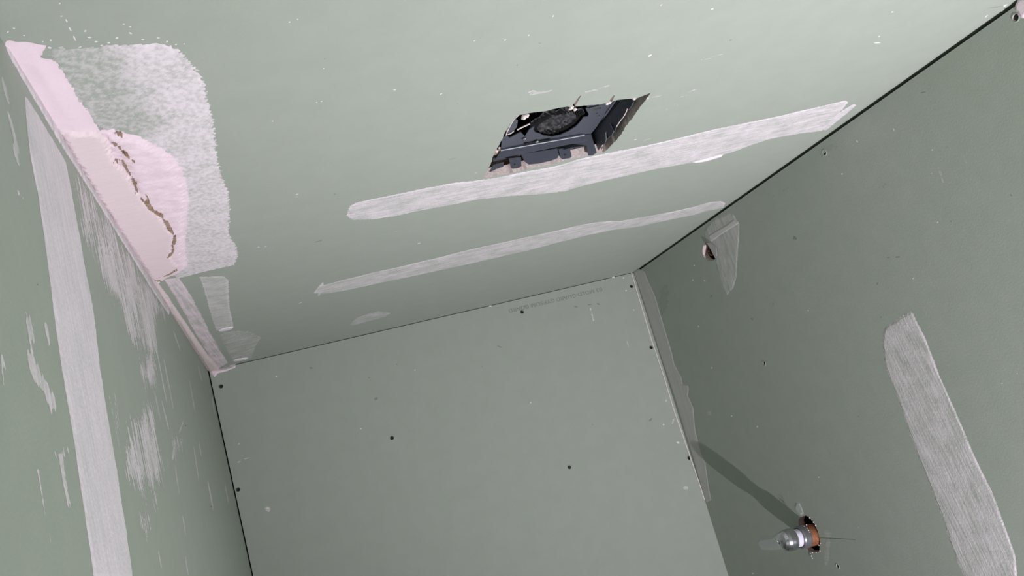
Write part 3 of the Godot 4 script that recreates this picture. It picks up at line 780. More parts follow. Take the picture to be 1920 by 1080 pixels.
	specks("compound_speck", c, "c", [[0.0718, -0.583, 0.0008, 0.0014, -0.2253], [0.0776, -0.5807, 0.0006, 0.0011, -0.2225], [0.0992, -0.6608, 0.0009, 0.0013, -0.2779], [0.0949, -0.7223, 0.0008, 0.0015, -0.323], [0.0992, -0.7216, 0.001, 0.0015, -0.3215], [0.0555, -0.7469, 0.001, 0.0016, -0.3504], [0.166, -0.72, 0.0024, 0.0015, -0.3054], [0.2141, -0.744, 0.0015, 0.0021, -0.3112], [0.2283, -0.6487, 0.001, 0.0017, -0.2454], [0.2577, -0.6551, 0.0014, 0.0018, -0.2448], [0.2938, -0.6245, 0.0024, 0.0008, 1.6664], [0.2789, -0.6523, 0.0011, 0.0017, -0.2395], [0.4005, -0.6298, 0.0012, 0.0017, -0.208], [0.4319, -0.729, 0.0029, 0.0032, 0.0524], [0.4634, -0.6503, 0.0024, 0.002, -0.0833], [0.75, -0.7697, 0.0024, 0.0017, -0.2407], [0.7613, -0.7871, 0.0087, 0.0017, -0.3056], [0.723, -0.7116, 0.0016, 0.0035, 1.1148], [0.5168, -0.9726, 0.0025, 0.0024, -0.3798], [0.0778, -0.9489, 0.0017, 0.0023, -0.4797], [0.0283, -1.1216, 0.002, 0.002, -0.6007], [0.0371, -1.1252, 0.0016, 0.003, -0.5993], [0.2652, -1.2641, 0.0034, 0.0035, -0.5913], [0.0842, -1.4949, 0.0025, 0.0059, -0.7604], [-0.0436, -1.0373, 0.0054, 0.0053, -0.5793], [-0.07, -0.5287, 0.0007, 0.0012, -0.2065], [-0.0725, -0.5429, 0.0014, 0.001, 0.8073], [-0.0709, -0.5483, 0.0028, 0.0007, -1.5194], [-0.0709, -0.5594, 0.0041, 0.0007, -1.5203], [-0.0709, -0.571, 0.0044, 0.0007, -1.5709], [-0.0988, -0.56, 0.0009, 0.0013, -0.2395], [-0.1022, -0.5507, 0.0009, 0.0013, -0.232], [-0.1066, -0.5542, 0.0017, 0.0008, 1.0316], [-0.0881, -0.5785, 0.0015, 0.0017, 0.4132], [-0.0852, -0.5695, 0.0009, 0.0017, -0.2448], [-0.0903, -0.5702, 0.0009, 0.0013, -0.2466], [-0.0626, -0.5634, 0.0019, 0.0011, 0.8257], [-0.0617, -0.5718, 0.0016, 0.0013, -0.2418], [-0.059, -0.5781, 0.0013, 0.0014, -0.2466], [-0.0567, -0.5837, 0.0013, 0.0014, -0.2508], [-0.0454, -0.5766, 0.0013, 0.0014, -0.2424], [-0.0381, -0.5604, 0.0013, 0.001, -0.2275], [-0.0348, -0.5646, 0.001, 0.001, -0.2303], [-0.0361, -0.5725, 0.0021, 0.0009, -1.2209], [-0.0295, -0.5827, 0.0014, 0.0014, -0.2442], [-0.0196, -0.5829, 0.0016, 0.0011, -0.2424], [-0.0144, -0.5893, 0.0009, 0.0018, -0.2466], [-0.0089, -0.5944, 0.0011, 0.0018, -0.2496], [-0.0035, -0.5951, 0.0007, 0.0011, -0.249], [-0.0515, -0.5815, 0.0012, 0.0014, -0.2478], [-0.07, -0.5824, 0.0018, 0.001, 0.6526], [-0.0038, -1.1162, 0.004, 0.0016, 0.8812], [-0.0034, -1.1411, 0.0035, 0.0019, 0.7295], [-0.0043, -1.166, 0.0035, 0.0022, 0.5205], [-0.0022, -1.0823, 0.0038, 0.0013, 0.9912], [0.9099, -0.7385, 0.0034, 0.0042, 1.2574], [0.9195, -0.7521, 0.004, 0.0031, 1.7594], [0.9025, -0.7601, 0.0056, 0.0018, 2.1309]], M.speck, 21)
	var dk := [[0.0996, -0.6449, 0.0007, 0.0013, -0.2663], [0.122, -0.9719, 0.0019, 0.0028, -0.0158], [0.2361, -0.7732, 0.0009, 0.0017, -0.3253], [0.2826, -0.7069, 0.0009, 0.0015, -0.274], [0.2947, -0.67, 0.0021, 0.001, -0.0998], [0.523, -0.7214, 0.0016, 0.0023, 0.494], [0.9544, -2.041, 0.0072, 0.0109, -0.5306], [0.2577, -0.9242, 0.0093, 0.0009, 0.199], [0.8987, -0.7395, 0.016, 0.0009, 0.0104], [0.1077, -1.1485, 0.0086, 0.0035, 0.5282]]
	specks("dark_speck", c, "c", dk, M.ink, 22, 0.0004)

func left_compound() -> void:
	var w := get_node("wall_left")
	patch("compound_strip", "l", [PackedVector2Array([Vector2(-0.6004, 2.4198), Vector2(-0.6083, 2.4205), Vector2(-0.6237, 2.4202), Vector2(-0.6447, 2.4188), Vector2(-0.6732, 2.4173), Vector2(-0.7068, 2.4145), Vector2(-0.7065, 2.395), Vector2(-0.705, 2.3695), Vector2(-0.7049, 2.3461), Vector2(-0.6997, 2.3234), Vector2(-0.703, 2.2981), Vector2(-0.6949, 2.2706), Vector2(-0.681, 2.235), Vector2(-0.6761, 2.2023), Vector2(-0.6733, 2.1747), Vector2(-0.6686, 2.1438), Vector2(-0.6622, 2.1141), Vector2(-0.6542, 2.0855), Vector2(-0.5437, 2.0938), Vector2(-0.5477, 2.1084), Vector2(-0.5511, 2.1325), Vector2(-0.5547, 2.1575), Vector2(-0.5583, 2.1832), Vector2(-0.5602, 2.216), Vector2(-0.5641, 2.2435), Vector2(-0.5711, 2.2727), Vector2(-0.5795, 2.3109), Vector2(-0.5842, 2.3383), Vector2(-0.5826, 2.364), Vector2(-0.5877, 2.3892)])],
		{"cell": 0.0014, "rag": 0.0008, "ang": 1.60, "fs": 6.0, "ft": 330.0, "body": 0.82, "mott": 0.22, "th": 0.001, "edge": 0.003, "relief": 0.3, "col": Color(0.79, 0.72, 0.775)},
		"tall broad pale compound strip down the wall below the corner band")
	var sc := put("compound_scuff", coat("l", [PackedVector2Array([Vector2(-0.711, 2.406), Vector2(-0.7704, 2.4313), Vector2(-0.8618, 2.4355), Vector2(-1.0011, 2.4332), Vector2(-1.1778, 2.4369), Vector2(-1.3422, 2.434), Vector2(-1.3154, 2.4155), Vector2(-1.1541, 2.3658), Vector2(-1.0697, 2.3025), Vector2(-0.9296, 2.2796), Vector2(-0.8553, 2.2934), Vector2(-0.8383, 2.3158), Vector2(-0.7682, 2.3284), Vector2(-0.7281, 2.3406), Vector2(-0.7104, 2.3532), Vector2(-0.7143, 2.3819)]), PackedVector2Array([Vector2(-0.7826, 2.3201), Vector2(-0.8188, 2.3215), Vector2(-0.9369, 2.3427), Vector2(-1.2028, 2.4095), Vector2(-1.1293, 2.3606), Vector2(-0.9637, 2.3145), Vector2(-0.891, 2.314), Vector2(-0.7817, 2.3068)])],
		{"cell": 0.0016, "rag": 0.003, "ang": 1.62, "fs": 12.0, "ft": 170.0, "cover": 0.64, "feather": 0.03, "body": 0.62, "mott": 0.3, "th": 0.0004}), M.mud, w)
	tag(sc, "dry pale streaks scraped down beside the corner", "", "", "stuff")
	sc = put("compound_scuff", coat("l", [PackedVector2Array([Vector2(-0.8947, 2.2902), Vector2(-0.9954, 2.3207), Vector2(-1.0598, 2.3202), Vector2(-1.0483, 2.2927), Vector2(-1.0175, 2.2633), Vector2(-0.9456, 2.251), Vector2(-0.8764, 2.2551)]), PackedVector2Array([Vector2(-0.7448, 2.2053), Vector2(-0.8637, 2.244), Vector2(-0.9456, 2.251), Vector2(-0.9538, 2.2379), Vector2(-0.9367, 2.2028), Vector2(-0.9785, 2.1832), Vector2(-0.9696, 2.1715), Vector2(-0.856, 2.1423), Vector2(-0.7621, 2.1369), Vector2(-0.7041, 2.1485), Vector2(-0.6946, 2.1681)]), PackedVector2Array([Vector2(-0.7157, 2.1386), Vector2(-0.8033, 2.1371), Vector2(-0.7579, 2.1028), Vector2(-0.7058, 2.105)]), PackedVector2Array([Vector2(-0.7035, 2.2218), Vector2(-0.7488, 2.2456), Vector2(-0.7276, 2.2036), Vector2(-0.7122, 2.1731), Vector2(-0.6859, 2.1715)]), PackedVector2Array([Vector2(-1.046, 2.2297), Vector2(-1.191, 2.2365), Vector2(-1.1387, 2.205), Vector2(-1.0104, 2.1849)]), PackedVector2Array([Vector2(-0.7376, 2.2795), Vector2(-0.772, 2.2843), Vector2(-0.7486, 2.2546), Vector2(-0.7143, 2.2445)]), PackedVector2Array([Vector2(-0.8239, 2.1607), Vector2(-0.887, 2.1655), Vector2(-0.856, 2.1374), Vector2(-0.7893, 2.1259)])],
		{"cell": 0.0016, "rag": 0.003, "ang": 1.60, "fs": 10.0, "ft": 190.0, "cover": 0.66, "feather": 0.028, "body": 0.60, "mott": 0.3, "th": 0.0004}), M.mud, w)
	tag(sc, "patchy vertical smears between the strip and the back corner", "", "", "stuff")
	sc = put("compound_scuff", coat("l", [PackedVector2Array([Vector2(-0.4961, 2.2443), Vector2(-0.5064, 2.2453), Vector2(-0.5122, 2.2313), Vector2(-0.5093, 2.2231), Vector2(-0.498, 2.221), Vector2(-0.4949, 2.2322)]), PackedVector2Array([Vector2(-0.4856, 2.2389), Vector2(-0.4903, 2.2341), Vector2(-0.4912, 2.229), Vector2(-0.4838, 2.2292)]), PackedVector2Array([Vector2(-0.5313, 2.2415), Vector2(-0.5456, 2.2463), Vector2(-0.5467, 2.2301), Vector2(-0.5376, 2.2268)]), PackedVector2Array([Vector2(-0.4841, 2.2183), Vector2(-0.4983, 2.2181), Vector2(-0.5118, 2.2069), Vector2(-0.5293, 2.2003), Vector2(-0.5303, 2.1881), Vector2(-0.5146, 2.1864), Vector2(-0.5057, 2.1971), Vector2(-0.4853, 2.2043)]), PackedVector2Array([Vector2(-0.4995, 2.1633), Vector2(-0.5317, 2.17), Vector2(-0.5538, 2.17), Vector2(-0.5528, 2.1652), Vector2(-0.5257, 2.1614), Vector2(-0.521, 2.1354), Vector2(-0.5114, 2.1348), Vector2(-0.51, 2.1582)]), PackedVector2Array([Vector2(-0.4674, 2.1586), Vector2(-0.4708, 2.1535), Vector2(-0.4698, 2.1326), Vector2(-0.4724, 2.1145), Vector2(-0.464, 2.1133), Vector2(-0.462, 2.1275)]), PackedVector2Array([Vector2(-0.4403, 2.2075), Vector2(-0.4457, 2.2059), Vector2(-0.4386, 2.1893), Vector2(-0.4298, 2.1869)]), PackedVector2Array([Vector2(-0.5486, 2.3216), Vector2(-0.5374, 2.321), Vector2(-0.5164, 2.3198), Vector2(-0.5285, 2.3238)])],
		{"cell": 0.0016, "rag": 0.002, "ang": 1.62, "fs": 14.0, "ft": 140.0, "cover": 0.86, "feather": 0.006, "body": 0.55, "mott": 0.3, "th": 0.0003}), M.mud, w)
	tag(sc, "pale smears between the tall strip and the room", "", "", "stuff")
	sc = put("compound_scuff", coat("l", ovals([[-0.5469, 2.3669, 0.0144, 0.0047, -1.8595], [-0.5463, 2.3955, 0.0095, 0.0049, -1.9503], [-0.5436, 2.3512, 0.0078, 0.0047, -1.9439], [-1.0146, 2.1675, 0.0198, 0.0042, -1.1063], [-1.265, 2.1985, 0.0319, 0.0061, -0.9868], [-0.7899, 2.0928, 0.0086, 0.0028, -1.4403], [-0.9511, 2.079, 0.0113, 0.0038, -1.1177], [-0.9947, 2.1184, 0.0124, 0.0041, -1.1036], [-1.4288, 2.3177, 0.0286, 0.0088, -1.2185], [-1.7017, 2.3952, 0.0173, 0.0126, -2.2606], [-1.0265, 2.24, 0.0182, 0.0049, -1.9335], [-1.8893, 2.3557, 0.0269, 0.0109, -0.795], [-1.3826, 2.1564, 0.0254, 0.0126, -1.2137], [-1.7292, 2.1676, 0.0225, 0.0125, -1.0959], [-0.6977, 2.3141, 0.0132, 0.0045, -1.4869], [-0.9755, 2.2461, 0.0169, 0.0046, -1.6456], [-1.0695, 2.296, 0.0388, 0.0054, -1.4837], [-1.1256, 2.2912, 0.034, 0.006, -1.4693], [-1.3639, 2.3924, 0.028, 0.0054, -2.7462], [-1.1719, 2.2418, 0.0539, 0.0019, -0.2775], [-1.03, 2.1979, 0.0256, 0.003, -0.3701], [-1.3729, 2.2284, 0.0156, 0.0052, -0.947], [-0.6414, 2.1543, 0.0072, 0.0018, -1.5046], [-0.6276, 2.1151, 0.0123, 0.0017, -1.3346]]),
		{"cell": 0.0012, "rag": 0.0008, "ang": 1.6, "fs": 20.0, "ft": 100.0, "cover": 0.8, "body": 0.5, "mott": 0.3, "th": 0.0003}), M.mud, w)
	tag(sc, "thin vertical scratches of dry compound", "", "", "stuff")
	patch("compound_edge", "l", [PackedVector2Array([Vector2(-0.5705, 2.4418), Vector2(-0.6073, 2.445), Vector2(-0.6591, 2.4417), Vector2(-0.7213, 2.44), Vector2(-0.7965, 2.4387), Vector2(-0.8891, 2.4379), Vector2(-1.0433, 2.4409), Vector2(-1.2049, 2.4403), Vector2(-1.3458, 2.4365), Vector2(-1.3162, 2.4239), Vector2(-1.1639, 2.4222), Vector2(-1.0057, 2.425), Vector2(-0.8683, 2.4261), Vector2(-0.7751, 2.4271), Vector2(-0.6991, 2.4273), Vector2(-0.638, 2.4305), Vector2(-0.5912, 2.4334), Vector2(-0.5698, 2.4363)])],
		{"cell": 0.0012, "rag": 0.0012, "ang": 1.2, "fs": 5.0, "ft": 100.0, "body": 0.75, "mott": 0.3, "th": 0.001, "edge": 0.002}, "thin pale compound edge turned down onto the wall along the corner")
	specks("dark_speck", w, "l", [[-0.5376, 2.2661, 0.0027, 0.0005, 2.8852], [-1.2286, 2.2486, 0.0142, 0.0011, 3.0452], [-1.3548, 2.1403, 0.0213, 0.0008, 3.1357]], M.brown, 23)

func right_compound() -> void:
	var w := get_node("wall_right")
	var back := get_node("wall_back")
	patch("compound_strip", "r", [PackedVector2Array([Vector2(-1.156, 2.1045), Vector2(-1.1459, 2.1183), Vector2(-1.1339, 2.1262), Vector2(-1.1178, 2.1279), Vector2(-1.0971, 2.1318), Vector2(-1.0839, 2.1339), Vector2(-1.0718, 2.1345), Vector2(-1.0701, 2.1241), Vector2(-1.0672, 2.1053), Vector2(-1.0644, 2.0908), Vector2(-1.0647, 2.0705), Vector2(-1.0644, 2.034), Vector2(-1.0612, 2.0015), Vector2(-1.058, 1.9655), Vector2(-1.0553, 1.9247), Vector2(-1.0523, 1.8937), Vector2(-1.0468, 1.86), Vector2(-1.047, 1.8195), Vector2(-1.0481, 1.7734), Vector2(-1.0616, 1.7372), Vector2(-1.1605, 1.7298), Vector2(-1.1677, 1.7573), Vector2(-1.1663, 1.7937), Vector2(-1.1646, 1.8263), Vector2(-1.1658, 1.874), Vector2(-1.1686, 1.9217), Vector2(-1.169, 1.9726), Vector2(-1.1668, 2.0195), Vector2(-1.1697, 2.0476), Vector2(-1.1694, 2.0676), Vector2(-1.1622, 2.0882)])],
		{"cell": 0.0012, "rag": 0.0012, "ragf": 300.0, "ang": 1.72, "fs": 12.0, "ft": 330.0, "body": 0.52, "mott": 0.44, "fine": 700.0, "rim": 0.25, "th": 0.0007, "relief": 0.4},
		"wide grey-white compound strip slanting down the shaded wall")
	specks("compound_speck", w, "r", [[-1.1288, 2.0027, 0.0045, 0.0033, -0.123], [-0.9296, 2.0168, 0.0012, 0.0011, -0.1557], [-0.9594, 2.0075, 0.0013, 0.0011, -0.1442], [-1.0552, 2.403, 0.0026, 0.0022, -1.3529], [-0.9779, 2.3872, 0.0031, 0.001, -1.5914], [-1.1111, 2.3717, 0.0025, 0.0017, -0.3805], [-0.9263, 2.3333, 0.0019, 0.0015, -0.4066], [-0.942, 2.3048, 0.0014, 0.0011, -0.381], [-1.0458, 2.1795, 0.0032, 0.0016, 0.1163], [-0.9637, 2.2397, 0.0019, 0.0015, -0.3267], [-1.3138, 2.1921, 0.003, 0.0019, -0.2274], [-1.7133, 2.152, 0.0047, 0.0024, -0.1618], [-1.6954, 2.0421, 0.0045, 0.0023, -0.1073], [-1.8245, 1.6975, 0.005, 0.0023, 0.0665], [-1.4521, 1.8991, 0.0034, 0.002, -0.0384], [-1.6067, 2.0101, 0.0041, 0.0022, -0.0952], [-1.6469, 2.3711, 0.0046, 0.0024, -0.2782], [-1.6732, 2.3452, 0.0047, 0.0024, -0.2619], [-1.6262, 2.3302, 0.0056, 0.0023, -0.2607], [-1.7128, 2.2473, 0.0048, 0.0024, -0.2092]], M.speck, 24)
	specks("dark_speck", w, "r", [[-0.9061, 2.4093, 0.0084, 0.0011, -0.3078], [-0.8361, 2.2328, 0.0015, 0.0013, -0.3569], [-0.9409, 2.2335, 0.0014, 0.0011, -0.3279], [-1.2809, 2.3181, 0.0063, 0.0068, 0.4045], [-1.0593, 2.2168, 0.0067, 0.0016, -0.1606], [-1.0787, 2.2216, 0.0046, 0.0012, -0.1619], [-1.1219, 2.1913, 0.0043, 0.0014, 0.5035], [-1.496, 2.2167, 0.0066, 0.0032, -0.2177], [-1.6181, 2.2946, 0.0066, 0.0046, -0.2437], [-1.0658, 2.3413, 0.0017, 0.0008, -0.3722], [-1.2776, 1.9961, 0.0028, 0.0014, -0.1067], [-1.1403, 2.1406, 0.0024, 0.0009, -0.2195], [-1.4093, 2.2268, 0.0048, 0.0007, 0.7749], [-1.112, 2.0056, 0.002, 0.0031, 0.7359]], M.ink, 25)
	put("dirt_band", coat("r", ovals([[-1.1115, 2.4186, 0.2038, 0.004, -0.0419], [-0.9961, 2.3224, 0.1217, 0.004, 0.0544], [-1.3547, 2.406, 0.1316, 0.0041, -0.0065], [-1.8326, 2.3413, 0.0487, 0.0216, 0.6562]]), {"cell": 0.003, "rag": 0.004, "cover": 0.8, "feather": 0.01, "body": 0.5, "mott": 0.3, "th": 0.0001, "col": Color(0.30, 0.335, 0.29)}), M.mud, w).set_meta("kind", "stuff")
	put("compound_scuff", coat("r", ovals([[-1.7906, 2.0585, 0.01, 0.0049, -0.1103], [-1.447, 1.8344, 0.0071, 0.0017, -0.2401], [-1.3833, 1.8061, 0.0052, 0.0022, -0.2323], [-1.4837, 1.7944, 0.0122, 0.007, 0.0234], [-1.4936, 1.7741, 0.0161, 0.0052, 0.8543], [-1.5138, 1.7482, 0.0206, 0.0066, 0.8548], [-0.8813, 2.2995, 0.0216, 0.0013, -1.397], [-0.928, 2.2953, 0.0218, 0.0019, -1.7088]]), {"cell": 0.0014, "rag": 0.001, "cover": 0.7, "body": 0.2, "mott": 0.2, "th": 0.0002}), M.mud, w).set_meta("kind", "stuff")
	var kite := patch("tape_patch", "r", [PackedVector2Array([Vector2(-1.569, 2.409), Vector2(-1.5609, 2.4242), Vector2(-1.5207, 2.4331), Vector2(-1.4559, 2.4267), Vector2(-1.4381, 2.4171), Vector2(-1.4301, 2.3966), Vector2(-1.4414, 2.3761), Vector2(-1.4728, 2.3414), Vector2(-1.5013, 2.3047), Vector2(-1.5253, 2.2885), Vector2(-1.5552, 2.2812), Vector2(-1.5619, 2.2956), Vector2(-1.5606, 2.315), Vector2(-1.56, 2.3474), Vector2(-1.5541, 2.3632), Vector2(-1.5601, 2.3861), Vector2(-1.5635, 2.399)])],
		{"cell": 0.0012, "rag": 0.0012, "ang": 1.5, "fs": 20.0, "ft": 120.0, "body": 0.30, "mott": 0.28, "fine": 600.0, "th": 0.0006},
		"thin grey tape patch shaped like a kite over the small pipe hole", "joint tape")
	patch("compound_ridge", "r", [PackedVector2Array([Vector2(-1.5508, 2.4103), Vector2(-1.5136, 2.4087), Vector2(-1.4754, 2.4074), Vector2(-1.4435, 2.4089), Vector2(-1.429, 2.3951), Vector2(-1.4609, 2.3958), Vector2(-1.506, 2.3958), Vector2(-1.5495, 2.3946)])], {"cell": 0.0012, "rag": 0.0006, "ang": -0.4, "fs": 6.0, "ft": 100.0, "body": 0.56, "mott": 0.10, "th": 0.0009, "edge": 0.002, "lift": 0.0004},
		"short light compound bar crossing the top of the kite-shaped tape patch")
	put("tape_flap", plate([Vector3(0.9129, 2.3978, -1.5603), Vector3(0.9119, 2.385, -1.5525), Vector3(0.9112, 2.3604, -1.544), Vector3(0.9146, 2.3629, -1.5392), Vector3(0.9146, 2.376, -1.5327), Vector3(0.9146, 2.3911, -1.5439)], Vector3(-1, 0, 0), 0.0008), mat(lin(0.44, 0.42, 0.42), 0.8), kite)
	var tape := patch("corner_tape", "r", [PackedVector2Array([Vector2(-1.947, 2.4412), Vector2(-1.9133, 2.4388), Vector2(-1.8875, 2.4232), Vector2(-1.8869, 2.4065), Vector2(-1.8735, 2.3635), Vector2(-1.8739, 2.3244), Vector2(-1.8771, 2.2862), Vector2(-1.8792, 2.216), Vector2(-1.8855, 2.1907), Vector2(-1.869, 2.1552), Vector2(-1.8746, 2.1391), Vector2(-1.8497, 2.1329), Vector2(-1.8511, 2.1228), Vector2(-1.8665, 2.1094), Vector2(-1.8584, 2.0801), Vector2(-1.8858, 2.0252), Vector2(-1.8875, 1.9984), Vector2(-1.8928, 1.9745), Vector2(-1.8847, 1.9498), Vector2(-1.9044, 1.9012), Vector2(-1.9147, 1.8622), Vector2(-1.9459, 1.8575), Vector2(-1.9411, 1.9633), Vector2(-1.9382, 2.1148), Vector2(-1.9442, 2.2579), Vector2(-1.944, 2.3686)])],
		{"cell": 0.0014, "rag": 0.0008, "ang": 1.57, "fs": 6.0, "ft": 60.0, "body": 0.52, "mott": 0.12, "fine": 200.0, "th": 0.0008, "edge": 0.003, "col": Color(0.68, 0.63, 0.65)},
		"grey joint tape hanging in the back corner with a wavy torn edge", "joint tape")
	var lip := [Vector2(0.9111, 2.4417), Vector2(0.91, 2.4067), Vector2(0.9101, 2.3576), Vector2(0.9089, 2.2609), Vector2(0.9096, 2.2279), Vector2(0.9104, 2.1651), Vector2(0.9102, 2.0913), Vector2(0.9126, 2.0177), Vector2(0.9138, 1.9583), Vector2(0.9158, 1.9057), Vector2(0.9171, 1.864)]
	var path := []
	for k in lip.size():
		path.append(at("b", lip[k].x, lip[k].y, 0.0015 + 0.0010 * sin(k * 1.7)))
	put("tape_edge", tube(path, 0.0013, 8), mat(lin(0.80, 0.72, 0.73), 0.8), tape)
	patch("compound_or_ghost_smear", "r", [PackedVector2Array([Vector2(-1.7631, 1.7682), Vector2(-1.747, 1.7756), Vector2(-1.6903, 1.7817), Vector2(-1.6682, 1.7901), Vector2(-1.6424, 1.7983), Vector2(-1.6265, 1.791), Vector2(-1.644, 1.7623), Vector2(-1.6812, 1.7554), Vector2(-1.7526, 1.7524)])], {"cell": 0.0012, "rag": 0.0006, "body": 0.22, "mott": 0.05, "th": 0.0006, "col": Color(0.7, 0.72, 0.82)},  # ghosted reflection beyond the pipe cap, painted as a pale coat
		"pale grey reflection ghost painted on the wall behind the chrome pipe cap")
	patch("compound_or_ghost_smear", "r", [PackedVector2Array([Vector2(-1.5688, 1.8376), Vector2(-1.565, 1.8471), Vector2(-1.5524, 1.8554), Vector2(-1.5442, 1.8532), Vector2(-1.5417, 1.8448), Vector2(-1.5405, 1.8313), Vector2(-1.5542, 1.8271)])], {"cell": 0.001, "rag": 0.0006, "body": 0.30, "mott": 0.1, "th": 0.0008},
		"small flame-shaped compound dab just above the pipe hole")
	patch("compound_patch", "r", [PackedVector2Array([Vector2(-0.7232, 2.4407), Vector2(-0.73, 2.438), Vector2(-0.734, 2.4348), Vector2(-0.7348, 2.4296), Vector2(-0.7336, 2.4254), Vector2(-0.7339, 2.4199), Vector2(-0.7297, 2.4153), Vector2(-0.7137, 2.4166), Vector2(-0.7032, 2.4308)])], {"cell": 0.0012, "rag": 0.0006, "body": 0.9, "mott": 0.15, "th": 0.0025, "edge": 0.004, "col": PINK},
		"pink rounded compound lobe at the outermost screw under the ceiling")
	put("compound_scuff", coat("b", ovals([[-0.082, 2.2705, 0.0054, 0.0017, 0.1027], [-0.0927, 2.2618, 0.0032, 0.0017, -0.0835], [-0.0831, 2.2441, 0.0086, 0.0011, 0.0059], [-0.0691, 2.2368, 0.0107, 0.0011, 0.0969], [-0.0898, 2.2333, 0.0043, 0.0017, -0.0877], [-0.0535, 2.1223, 0.0053, 0.0067, 0.8207], [0.8462, 2.276, 0.0144, 0.0014, -1.6099], [0.7779, 2.3604, 0.0197, 0.0021, -1.6036], [0.8798, 1.9029, 0.0069, 0.005, -0.2755], [0.8985, 2.113, 0.0046, 0.0021, 1.0568], [0.8996, 2.0608, 0.008, 0.002, 0.8738]]), {"cell": 0.001, "rag": 0.0008, "cover": 0.8, "body": 0.5, "mott": 0.3, "th": 0.0004}), M.mud, back).set_meta("kind", "stuff")
	specks("compound_speck", back, "b", [[-0.0533, 2.1233, 0.0042, 0.005, 0.8208], [0.8835, 2.3986, 0.0028, 0.0027, -0.2212], [0.8874, 2.3475, 0.0035, 0.0014, -0.2267], [0.8869, 2.4315, 0.0035, 0.0028, -0.2174], [0.8611, 2.4386, 0.0056, 0.0034, -0.2173], [0.5366, 2.4378, 0.0053, 0.0032, 0.1182], [0.5669, 2.1933, 0.0026, 0.0025, -0.2528], [0.3231, 2.3329, 0.0018, 0.0018, -0.2438], [0.1743, 2.2351, 0.0023, 0.0018, -0.2598], [0.0234, 2.3928, 0.0028, 0.0018, -0.2456], [0.873, 2.0599, 0.0028, 0.0026, -0.2587], [0.895, 2.0092, 0.0033, 0.0067, 0.9587]], M.speck, 26)
	specks("dark_speck", back, "b", [[-0.088, 2.4148, 0.0016, 0.0017, -0.2463], [0.2863, 2.3559, 0.0018, 0.0025, -0.2421], [0.2184, 2.3415, 0.0036, 0.0018, -0.2459], [0.4775, 2.3035, 0.0025, 0.0019, -0.2427], [0.6184, 2.419, 0.004, 0.002, -0.0543], [0.7438, 2.3888, 0.0066, 0.0027, -0.5761], [0.7788, 2.3863, 0.0083, 0.002, -0.1408], [0.8021, 2.3823, 0.0027, 0.0054, 1.0867], [0.5312, 2.3385, 0.0026, 0.0089, 1.0311], [0.0996, 2.3934, 0.0024, 0.0058, 1.1771], [0.6988, 2.106, 0.002, 0.0019, -0.2587], [0.8447, 2.0792, 0.0069, 0.0032, 0.3793], [0.2219, 2.2911, 0.0059, 0.0048, -0.2517]], M.ink, 27, 0.0003)
	patch("compound_clump", "b", [PackedVector2Array([Vector2(-0.1107, 2.4348), Vector2(-0.1051, 2.4406), Vector2(-0.0925, 2.4363), Vector2(-0.0681, 2.435), Vector2(-0.0514, 2.4393), Vector2(-0.055, 2.433), Vector2(-0.0714, 2.4298), Vector2(-0.0939, 2.4294), Vector2(-0.1021, 2.4219), Vector2(-0.105, 2.4298)])], {"cell": 0.001, "rag": 0.0008, "th": 0.003, "edge": 0.003, "body": 0.95, "mott": 0.1, "col": PINK}, "small pale compound clump squeezed onto the back wall below the corner")

# ---------------------------------------------------------------- the exhaust fan

